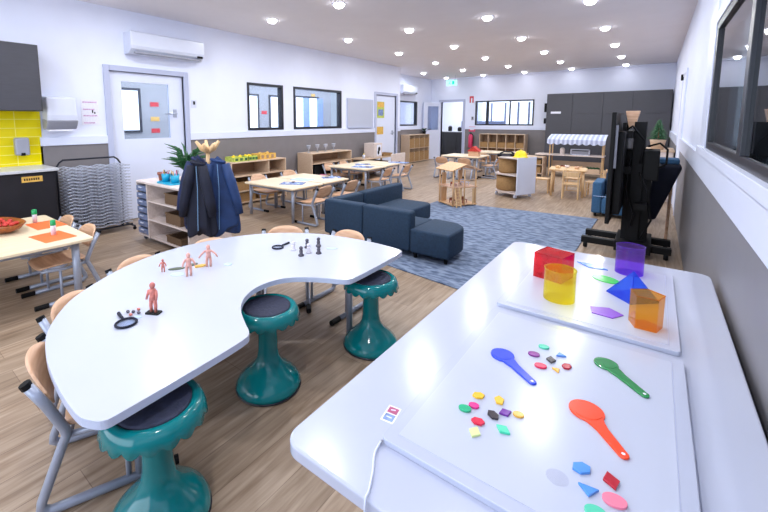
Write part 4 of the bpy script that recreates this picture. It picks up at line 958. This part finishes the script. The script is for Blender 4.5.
MB().tube([(-.01, -.01, .43), (.43, -.01, .43)], .007, 5).build('railing', 'bamboo', t)
rzh = math.radians(57)
def dh(x, y): return (-2.45+x*math.cos(rzh)-y*math.sin(rzh), 5.90+x*math.sin(rzh)+y*math.cos(rzh))
for k, (x, y, z, mm, lab, s) in enumerate(((.07, .1, .325, 'redwood', 'dark brown toy chair upstairs in the doll house', .07), (.3, .12, .325, 'figurewhite', 'white toy bed upstairs in the doll house', .10), (.28, .12, .045, 'redwood', 'brown toy table on the ground floor of the doll house', .09), (.1, .15, .045, 'redwood', 'brown toy cupboard on the ground floor of the doll house', .08))):
    px_, py_ = dh(x, y); t = thing('toy_furniture', lab, 'toy furniture', (px_, py_, z), rzh)
    MB().box(-s/2, s/2, -s/2, s/2, s*.5, s*.6).build('top', mm, t)
    for a in (-1, 1):
        for b in (-1, 1): MB().box(a*s*.42-.005, a*s*.42+.005, b*s*.42-.005, b*s*.42+.005, 0, s*.5).build('leg', mm, t)
    MB().box(-s/2, s/2, s/2-.008, s/2, s*.6, s*1.0).build('back', mm, t)
# ------------------------------------------------------------ round ended trolley
t = thing('round_trolley', 'white and birch trolley with a curved end and wheels', 'trolley', (-2.30, 7.42, 0), math.radians(-25))
def dsh(r): return [(0.50, 0)]+[(.50, .46)]+arc(.24, .23, r, 90, 270, 12)
MB().prism([(.5, 0), (.5, .46), (.15, .46), (.04, .40), (-.02, .23), (.04, .06), (.15, 0)], .70, .72).build('top_panel', 'birchpale', t)
MB().prism([(.5, -.01), (.5, .47), (.12, .47), (-.02, .42), (-.1, .23), (-.02, .04), (.12, -.01)], .40, .42).build('shelf', 'birchpale', t)
MB().prism([(.5, -.01), (.5, .47), (.12, .47), (-.02, .42), (-.1, .23), (-.02, .04), (.12, -.01)], .08, .10).build('bottom_panel', 'birchpale', t)
MB().box(.5, .52, -.01, .47, .07, .73).build('end_panel', 'plastic_w', t, bevel=.003); MB().box(.05, .5, .45, .46, .1, .70).build('back_panel', 'birchpale', t)
for x, y in ((.03, .05), (.45, .04), (.45, .42), (.03, .42)): MB().lathe([(.03, -.014), (.036, 0), (.03, .014)], mtx=Matrix.Translation((x, y, .037)) @ Matrix.Rotation(PI/2, 4, 'Y'), seg=14).box(x-.012, x+.012, y-.01, y+.01, .04, .082).build('caster', 'plastic_w', t)
def rt(x, y): a = math.radians(-25); return (-2.30+x*math.cos(a)-y*math.sin(a), 7.42+x*math.sin(a)+y*math.cos(a))
for z, n, rr2 in ((.10, 'bottom', .2), (.42, 'upper', .17)):
    px_, py_ = rt(.13, .22); t = thing('round_basket', 'large curved wicker basket on the %s shelf of the round trolley' % n, 'basket', (px_, py_, z)); h_ = .25
    MB().lathe([(rr2*.9, 0), (rr2, .04), (rr2, h_), (rr2-.015, h_), (rr2-.015, .02)], seg=28).build('body', 'wicker', t, True); MB().tube([(rr2*math.cos(a), rr2*math.sin(a), h_) for a in [k*2*PI/24 for k in range(24)]], .01, 6, True).build('rim', 'wicker', t, True)
px_, py_ = rt(.40, .20); t = thing('toy_hard_hat', 'yellow toy hard hat on the round trolley', 'hat', (px_, py_, .725)); MB().lathe([(.13, 0), (.125, .01), (.105, .012), (.10, .06), (.07, .105), (.03, .12), (.001, .122)], seg=24).build('shell', 'yellow', t, True); MB().tube([(0, -.10, .03), (0, -.06, .11), (0, 0, .128), (0, .06, .11), (0, .10, .03)], .012, 6).build('ridge', 'yellow', t, True)
px_, py_ = rt(.10, .20); t = thing('dark_toy_bag', 'dark toy tool bag on top of the round trolley', 'bag', (px_, py_, .72), .4); MB().box(-.17, .15, -.07, .07, 0, .05).build('body', 'black', t, bevel=.02, seg=3); MB().tube([(-.12, 0, .05), (-.05, 0, .085), (.07, 0, .08), (.12, 0, .05)], .014, 6).build('handle', 'navy2', t, True); MB().box(-.1, .05, -.075, -.07, .012, .035).build('pocket', 'figuregrey', t)

# ------------------------------------------------------------ far play area
table('pale table beyond the doll house, by the far doorway', -4.15, -3.2, 9.15, 9.95, .52)
table('pale table near the far shelf', -4.0, -2.9, 10.7, 11.5, .52)
GC = 'wooden chairs at the far tables'
chair_at(-3.95, 8.98, 0, 1, 'wooden chair on the near left side of the far pale table', GC)
chair_at(-3.4, 8.98, 0, 1, 'wooden chair on the near right side of the far pale table', GC)
chair_at(-3.1, 9.6, -1, 0, 'wooden chair at the right end of the far pale table', GC)
chair_at(-2.85, 11.1, -1, 0, 'wooden chair at the end of the table near the pigeonhole shelf', GC)
chair_at(-3.5, 10.55, 0, 1, 'wooden chair on the near side of the table by the pigeonhole shelf', GC)
t = thing('toy_house', 'small wooden toy house with red roof on the far pale table', 'toy', (-3.4, 9.4, .52)); MB().box(-.12, .12, -.08, .08, 0, .12).build('body', 'shell', t); MB().prism([(-.15, .12), (.15, .12), (0, .24)], -.1, .1, Matrix(((1, 0, 0, 0), (0, 0, 1, 0), (0, 1, 0, 0), (0, 0, 0, 1)))).build('roof', 'basketred', t)
# market stall
t = thing('market_stall', 'wooden play market stall with blue and white striped awning', 'play stall', (-2.06, 10.9, 0))
t.scale = (.88, 1, 1.03)
for x in (.02, 1.28):
    for y in (.0, .34): MB().box(x-.015, x+.015, y-.015, y+.015, 0, .98 if y else .80).build('post', 'pine', t)
MB().box(-.35, 1.32, -.06, .36, .50, .525).build('counter', 'birchpale', t, bevel=.004)
MB().box(0, 1.3, 0, .36, .10, .12).build('shelf', 'birch', t); MB().box(.02, 1.28, .33, .35, .12, .35).build('back_board', 'birch', t)
vs = []; n = 49; fs = []
for i in range(n):
    x = -.04+1.38*i/(n-1); sc = abs(math.sin(PI*i/6))*.035
    for (y, z) in ((.38, 1.00), (.10, .95), (-.10, .885), (-.12, .80-sc)): vs.append((x, y, z))
for i in range(n-1):
    for j in range(3): fs.append((i*4+j, (i+1)*4+j, (i+1)*4+j+1, i*4+j+1))
m = MB(); m._add(vs, fs); m.build('awning', 'awning', t, solid=.006)
for x, mm, w_, lab in ((-1.95, 'basketred', .28, 'red box of play food under the stall counter'), (-1.6, 'wickerdark', .25, 'brown box of play food under the stall counter'), (-1.28, 'leaf', .3, 'green box of play food under the stall counter')):
    t = thing('play_crate', lab, 'crate', (x, 11.0, .124)); MB().box(0, w_, 0, .2, 0, .09).build('body', 'birch', t)
    m = MB()
    for q in range(8): m.sphere((.03+q*(w_-.06)/7, .1+.04*(-1)**q, .1), .03, 7)
    m.build('play_food', mm, t, True)['kind'] = 'stuff'
t = thing('toy_till', 'pale wooden toy till frame on the stall counter', 'toy', (-1.4, 11.0, .541)); m = MB().box(-.2, -.18, -.05, .05, 0, .14).box(.18, .2, -.05, .05, 0, .14).box(-.2, .2, -.05, .05, .125, .14).box(-.2, .2, -.05, .05, 0, .015); m.build('frame', 'plastic_w', t); MB().box(-.17, .17, -.03, .03, .015, .09).build('drawer', 'plastic_g', t)
t = thing('wooden_jar', 'pale wooden jar on the left of the stall counter', 'jar', (-1.78, 11.0, .541)); MB().lathe([(.05, 0), (.055, .02), (.055, .13), (.045, .15)], seg=14).build('body', 'birchpale', t, True); MB().lathe([(.05, .15), (.02, .17)], seg=14).build('lid', 'birchpale', t)
t = thing('play_bench', 'low wooden shelf with baskets left of the market stall', 'shelf', (-2.62, 10.6, 0)); MB().box(0, .5, 0, .4, .46, .48).build('top_panel', 'birch', t); MB().box(0, .5, 0, .4, .06, .08).build('bottom_panel', 'birch', t); MB().box(0, .5, 0, .4, .28, .295).build('shelf', 'birch', t)
for x in (0, .48): MB().box(x, x+.02, 0, .4, 0, .46).build('side_panel', 'birch', t)
basket('brown basket on the bottom of the low shelf left of the stall', (-2.58, 10.63, .08), 0, .4, .3, .15, 'wicker'); basket('brown basket on the middle of the low shelf left of the stall', (-2.58, 10.63, .295), 0, .4, .3, .1, 'wicker')
# little wooden table and stools
t = thing('play_table', 'small pine table with toy tea things in front of the stall', 'table', (-1.22, 8.25, 0), math.radians(6))
MB().prism(rrect(-.30, .30, -.28, .28, .05), .47, .495).build('tabletop', 'pine', t, bevel=.004)
for sx in (-1, 1):
    for sy in (-1, 1): MB().tube([(sx*.25, sy*.23, 0), (sx*.24, sy*.22, .47)], .019, 8).build('leg', 'pine', t, True)
def pinechair(label, x, y, rz):
    t = thing('pine_chair', label, 'chair', (x, y, 0), rz, 'pine chairs at the small play table')
    MB().box(-.13, .13, -.13, .13, .25, .27).build('seat', 'pine', t, bevel=.004)
    for sx in (-1, 1):
        MB().tube([(sx*.12, .12, 0), (sx*.115, .115, .25)], .013, 6).build('leg', 'pine', t); MB().tube([(sx*.12, -.14, 0), (sx*.115, -.12, .27), (sx*.115, -.15, .5)], .013, 6).build('leg', 'pine', t)
    MB().box(-.12, .12, -.15, -.135, .40, .48).build('backrest', 'pine', t, bevel=.004); MB().tube([(-.11, .11, .12), (.11, .11, .12)], .008, 5).build('stretcher', 'pine', t)
    return t
pinechair('pine chair at the near side of the small play table', -1.12, 7.92, .1); pinechair('pine chair at the left of the small play table', -1.66, 8.3, -1.5); pinechair('pine chair at the far side of the small play table', -1.2, 8.68, 3.1); pinechair('pine chair at the right of the small play table', -.8, 8.35, 1.5)
for x, y, lab, mm in ((-1.25, 8.3, 'small wooden toy cup in the middle of the play table', 'birchpale'), (-1.38, 8.15, 'small wooden toy bowl at the left of the play table', 'pine'), (-1.08, 8.2, 'small brown toy cup at the right of the play table', 'shell')):
    t = thing('toy_cup', lab, 'cup', (x, y, .495)); MB().lathe([(.03, 0), (.04, .05), (.036, .05), (.026, .006)], seg=12).build('body', mm, t, True); MB().tube([(.036, 0, .04), (.055, 0, .03), (.034, 0, .012)], .005, 5).build('handle', mm, t)

# ------------------------------------------------------------ light table in the foreground
LH = .60
t = thing('light_table', 'large white light table in the foreground along the right wall', 'table', (0, 0, 0))
MB().prism(rrect(-.67, .265, .60, 2.64, .05, 8), LH-.035, LH).build('tabletop', 'ltable', t, bevel=.006, seg=3)
MB().box(-.50, .22, .74, .76, .06, LH-.035).build('front_panel', 'white', t, bevel=.003)
MB().box(-.50, .22, 2.50, 2.52, .06, LH-.035).build('rear_panel', 'white', t, bevel=.003)
MB().box(-.52, -.50, .74, 2.52, .06, LH-.035).build('side_panel', 'white', t, bevel=.003); MB().box(.20, .22, .76, 2.50, .06, LH-.035).build('side_panel', 'white', t, bevel=.003)
MB().box(-.50, .20, .76, 2.50, .06, .08).build('bottom_panel', 'birch', t)
for x in (-.46, .16):
    for y in (.82, 2.44): MB().lathe([(.027, -.012), (.03, 0), (.027, .012)], mtx=Matrix.Translation((x, y, .031)) @ Matrix.Rotation(PI/2, 4, 'Y'), seg=14).build('caster', 'plastic_g', t)
def light_panel(label, x0, x1, y0, y1):
    t = thing('light_pad', label, 'light panel', (x0, y0, LH), 0, 'white light panels on the table'); a, b = x1-x0, y1-y0
    MB().prism(rrect(0, a, 0, b, .012, 3), 0, .016).build('frame', 'ltable', t, bevel=.002)
    MB().prism(rrect(.032, a-.032, .032, b-.032, .004, 2), .016, .0172).build('surface', 'panel', t)
    m = MB(); g = .002; f = .03
    for (p, q, r_, s_) in ((f, a-f, f, f+g), (f, a-f, b-f-g, b-f), (f, f+g, f, b-f), (a-f-g, a-f, f, b-f)): m.box(p, q, r_, s_, .0159, .0164)
    m.build('groove', 'trim', t)
    return t
light_panel('nearer white light panel with plastic paddles and tiles on it', -.470, .120, .740, 1.585)
light_panel('farther white light panel with coloured see-through solids on it', -.478, .115, 1.640, 2.475)
PZ = LH+.0173
st = thing('logo_sticker', 'small red and blue logo sticker on the light table', 'sticker', (-.50, .835, LH), math.radians(8))
st.scale = (1.5, 1.7, 1)
MB().box(-.012, .012, -.018, .018, 0, .0006).build('sheet', 'paper', st)
MB().box(-.009, .009, .002, .015, .0006, .0011).build('red_half', 'mauvecard', st); MB().box(-.009, .009, -.015, -.001, .0006, .0011).build('blue_half', 'papermix', st)
m = MB().tube([(-.005, -.008, .0014), (.005, -.008, .0014)], .0012, 4).tube([(-.004, .008, .0014), (.004, .010, .0014)], .0012, 4); m.build('emblem', 'paper', st)
def spline(P, n=8):
    P = [Vector(p) for p in P]; Q = []
    for i in range(len(P)-1):
        p0, p1, p2, p3 = P[max(0, i-1)], P[i], P[i+1], P[min(len(P)-1, i+2)]
        for s in range(n):
            u = s/n; Q.append(.5*(2*p1+(p2-p0)*u+(2*p0-5*p1+4*p2-p3)*u*u+(3*p1-p0-3*p2+p3)*u**3))
    Q.append(P[-1]); return Q
t = thing('power_lead', 'thin white power lead running off the near edge of the light table', 'cable', (0, 0, 0))
MB().tube(spline([(-.468, .735, LH+.008), (-.462, .70, LH+.004), (-.44, .66, LH+.004), (-.42, .615, LH+.004), (-.413, .592, LH-.004), (-.41, .588, .45), (-.40, .59, .2), (-.40, .62, .02)]), .0028, 6).build('lead', 'plastic_w', t, True)
MB().tube([(-.468, .742, LH+.006), (-.467, .728, LH+.006)], .0035, 8).build('plug', 'plastic_g', t)

# paddles
def paddle(label, x, y, rz, col, L=.20, R=.036):
    t = thing('colour_paddle', label, 'paddle', (x, y, PZ), rz)
    head = arc(0, 0, R, 35, 325, 22); neck = [(R+.004, -.019), (R+.025, -.0145), (L-R-.012, -.0115)]+arc(L-R-.012, 0, .012, -80, 80, 6)+[(L-R-.012, .0115), (R+.025, .0145), (R+.004, .019)]
    mat = pm('paddle_'+col[0], col[1], .25, .03, 10, coat=.4)
    MB().prism(head+neck, 0, .006).build('body', mat, t, bevel=.002)
    MB().prism(arc(0, 0, R-.006, 0, 360, 24)[:-1], .006, .0068).build('lens', mat, t)
    MB().lathe([(.004, .0062), (.004, .0066)], (L-R-.012, 0, 0), 10).build('hanging_hole', 'paper', t)
paddle('blue plastic paddle with round head on the nearer light panel', -.340, 1.26, math.radians(-38), ('blue', (18, 62, 214)), .185, .036)
paddle('green plastic paddle with round head near the right of the panel', -.072, 1.41, math.radians(-46), ('green', (16, 128, 62)), .185, .033)
paddle('orange red plastic paddle with round head in the panel centre', -.092, 1.14, math.radians(-52), ('orange', (246, 70, 22)), .19, .041)
# small tiles
C_ = {'yellow': (240, 190, 40), 'green': (20, 176, 124), 'pink': (232, 50, 140), 'red': (222, 24, 66), 'black': (44, 30, 40), 'purple': (108, 32, 150), 'pale yellow': (224, 238, 160), 'turquoise': (70, 212, 168), 'orchid': (136, 46, 140), 'blue': (76, 146, 226), 'light pink': (246, 130, 156), 'dark red': (180, 12, 40), 'gold': (236, 180, 70), 'cornflower': (100, 150, 230), 'mint': (86, 206, 170), 'crimson': (220, 30, 80)}
CM = {k: pm('tile_'+k.replace(' ', '_'), v, .25, .03, 20, coat=.4) for k, v in C_.items()}
E_ = ngon(20, 1); RB = ngon(4, 1); HX = ngon(6, 1); PN = ngon(5, 1); TR = ngon(3, 1, a0=.5)
def tile(x, y, col, shp, s, lab, rz=0, ay=.75):
    return flat('pattern_tile', lab, 'tile', [(a*s, b*s*ay) for a, b in shp], x, y, PZ, .006, CM[col], rz, 'small plastic pattern tiles', .0008)
import math as _m
def zz(px, py, z=PZ-.0+.002):
    d = rr*((px-CX)/F) - uu*((py-CY)/F) + fw; k = (z-CH)/d.z
    return (d.x*k, d.y*k)
# plan positions were measured once from the photograph and are world coordinates
TL = [(-0.334, 1.023, 'yellow', HX, 0.0169, 'yellow hexagon tile at the top left of the flower on the nearer panel'), (-0.283, 1.039, 'yellow', PN, 0.0175, 'yellow pentagon tile at the top right of the flower group'), (-0.345, 0.952, 'green', E_, 0.0162, 'green oval tile at the far left of the flower group'), (-0.33, 0.977, 'pink', E_, 0.0135, 'pink oval tile inside left of the flower group'), (-0.279, 0.974, 'black', HX, 0.0169, 'black hexagon tile in the centre of the flower group'), (-0.257, 1.002, 'purple', RB, 0.0175, 'purple square tile right of the black hexagon'), (-0.228, 1.016, 'gold', E_, 0.0135, 'gold oval tile at the far right of the flower group'), (-0.302, 0.928, 'red', HX, 0.0169, 'red hexagon tile below the centre of the flower group'), (-0.296, 0.889, 'pale yellow', RB, 0.0189, 'pale yellow tile at the bottom of the flower group'), (-0.244, 0.94, 'turquoise', RB, 0.0189, 'turquoise diamond tile at the lower right of the flower group'),
      (-0.245, 1.393, 'mint', E_, 0.0162, 'mint oval tile at the top of the small group by the blue paddle'), (-0.261, 1.328, 'orchid', E_, 0.0175, 'orchid purple oval tile nearest the blue paddle'), (-0.192, 1.375, 'cornflower', TR, 0.0175, 'cornflower blue triangle tile in the small group'), (-0.211, 1.328, 'black', RB, 0.0189, 'black square tile in the middle of the small group'), (-0.23, 1.274, 'crimson', E_, 0.0175, 'crimson oval tile at the lower left of the small group'), (-0.166, 1.32, 'dark red', HX, 0.0169, 'dark red hexagon tile at the right of the small group'), (-0.187, 1.282, 'gold', TR, 0.0149, 'gold triangle tile at the bottom of the small group'),
      (-0.077, 0.934, 'blue', HX, 0.0204, 'large blue hexagon tile below the orange paddle'), (-0.023, 0.938, 'dark red', RB, 0.0216, 'dark red square tile right of the blue hexagon'), (-0.058, 0.884, 'blue', TR, 0.0216, 'blue triangle tile below the blue hexagon'), (-0.014, 0.889, 'light pink', E_, 0.0216, 'light pink round tile at the lower right of the panel'), (-0.041, 0.838, 'mint', E_, 0.0192, 'mint green tile at the bottom edge of the picture'), (-.118, .906, 'pale yellow', E_, .0, '')]
for k, (x, y, c, s_, sz, lab) in enumerate(TL):
    if sz: tile(x, y, c, s_, sz, lab, .6+k*1.3 if s_ is not E_ else .3)
clr = tinted('clear_disc_plastic', (254, 254, 255), diff=.0)
flat('clear_disc', 'clear round disc left of the blue triangle tile', 'disc', [(a*.022, b*.022) for a, b in E_], -.114, .879, PZ, .0015, clr)

# see-through solids on the farther panel
def shell_prism(name, label, x, y, rz, poly, h, mat, open_top=True, apex=False):
    t = thing(name, label, 'plastic solid', (x, y, PZ), rz, 'see-through plastic solids')
    n = len(poly); m = MB()
    if apex:
        m._add([(a, b, 0) for a, b in poly]+[(0, 0, h)], [(i, (i+1) % n, n) for i in range(n)]); m.build('body', mat, t)
        MB()._add([(a, b, 0.001) for a, b in poly], [tuple(range(n))]).build('base', mat, t)
        m = MB()
        for i in range(n): m.tube([(*poly[i], .001), (0, 0, h)], .0012, 4)
        m.build('edges', mat, t)
    else:
        m._add([(a, b, 0) for a, b in poly]+[(a, b, h) for a, b in poly], [(i, (i+1) % n, n+(i+1) % n, n+i) for i in range(n)]); m.build('body', mat, t, n > 12)
        MB()._add([(a, b, 0.001) for a, b in poly], [tuple(range(n))]).build('base', mat, t)
        if not open_top: MB()._add([(a, b, h) for a, b in poly], [tuple(range(n))]).build('top', mat, t)
        MB().tube([(a, b, h) for a, b in poly], .0022, 6, True).build('rim', mat, t)
    return t
Tm = {'red': tinted('red_clear_plastic', (240, 62, 84), diff=.28), 'yellow': tinted('yellow_clear_plastic', (255, 248, 100), diff=.15), 'purple': tinted('purple_clear_plastic', (190, 140, 250), diff=.15), 'blue': tinted('blue_clear_plastic', (120, 168, 255), diff=.22), 'orange': tinted('orange_clear_plastic', (255, 206, 100), diff=.15)}
shell_prism('cube_solid', 'red see-through cube on the farther light panel', -.345, 2.085, -.25, [(-.065, -.065), (.065, -.065), (.065, .065), (-.065, .065)], .12, Tm['red'], False)
shell_prism('cylinder_solid', 'yellow see-through cylinder in front of the red cube', -.277, 1.835, 0, ngon(32, .060), .132, Tm['yellow'])
shell_prism('cylinder_solid', 'purple see-through cylinder at the far right of the panel', -.058, 2.375, 0, ngon(32, .059), .138, Tm['purple'])
shell_prism('pyramid_solid', 'blue see-through pyramid beside the orange prism', -.032, 2.045, -.80, [(-.066, -.066), (.066, -.066), (.066, .066), (-.066, .066)], .115, Tm['blue'], apex=True)
shell_prism('prism_solid', 'orange see-through pentagonal prism nearest the wall', .018, 1.782, .34, ngon(5, .054), .122, Tm['orange'], False)
def flatc(name, lab, poly, x, y, col, rz=0):
    return flat(name, lab, 'plastic shape', poly, x, y, PZ, .004, pm('shape_'+name, col, .2, .03, 10, coat=.5), rz, 'flat plastic shapes on the farther panel', .0008)
flatc('diamond_shape', 'flat blue diamond between red cube and purple cylinder', [(-.075, 0), (0, -.038), (.075, 0), (0, .038)], -.213, 2.365, (40, 120, 226), -.3)
flatc('oval_shape', 'flat green oval left of the blue pyramid', [(a*.058, b*.042) for a, b in ngon(28, 1)], -.140, 2.20, (36, 208, 74), -.4)
flatc('pentagon_shape', 'flat violet pentagon in front of the green oval', [(a*.06, b*.05) for a, b in ngon(5, 1)], -.108, 1.81, (144, 84, 214), .2)
flatc('crescent_shape', 'flat green shape just behind the red cube', [(a*.05, b*.03) for a, b in ngon(20, 1)], -.42, 2.40, (40, 200, 100), .1)
# planting outside the right hand window
t = thing('outdoor_shrub', 'dark green shrub outside the right hand window', 'shrub', (.82, 3.5, 0))
m = MB()
for q in range(220):
    a = q*2.399; L = .10+.25*random.random(); z = .3+.85*random.random(); c, s = math.cos(a), math.sin(a)
    m.tube([(0, 0, z), (c*L*.7, s*L*.7, z+.2), (c*L, s*L, z+.18)], [.006, .03, .004], 4)
m.build('foliage', 'leafdark', t); MB().tube([(0, 0, 0), (0, 0, 1.2)], [.03, .01], 6).build('stem', 'redwood', t)
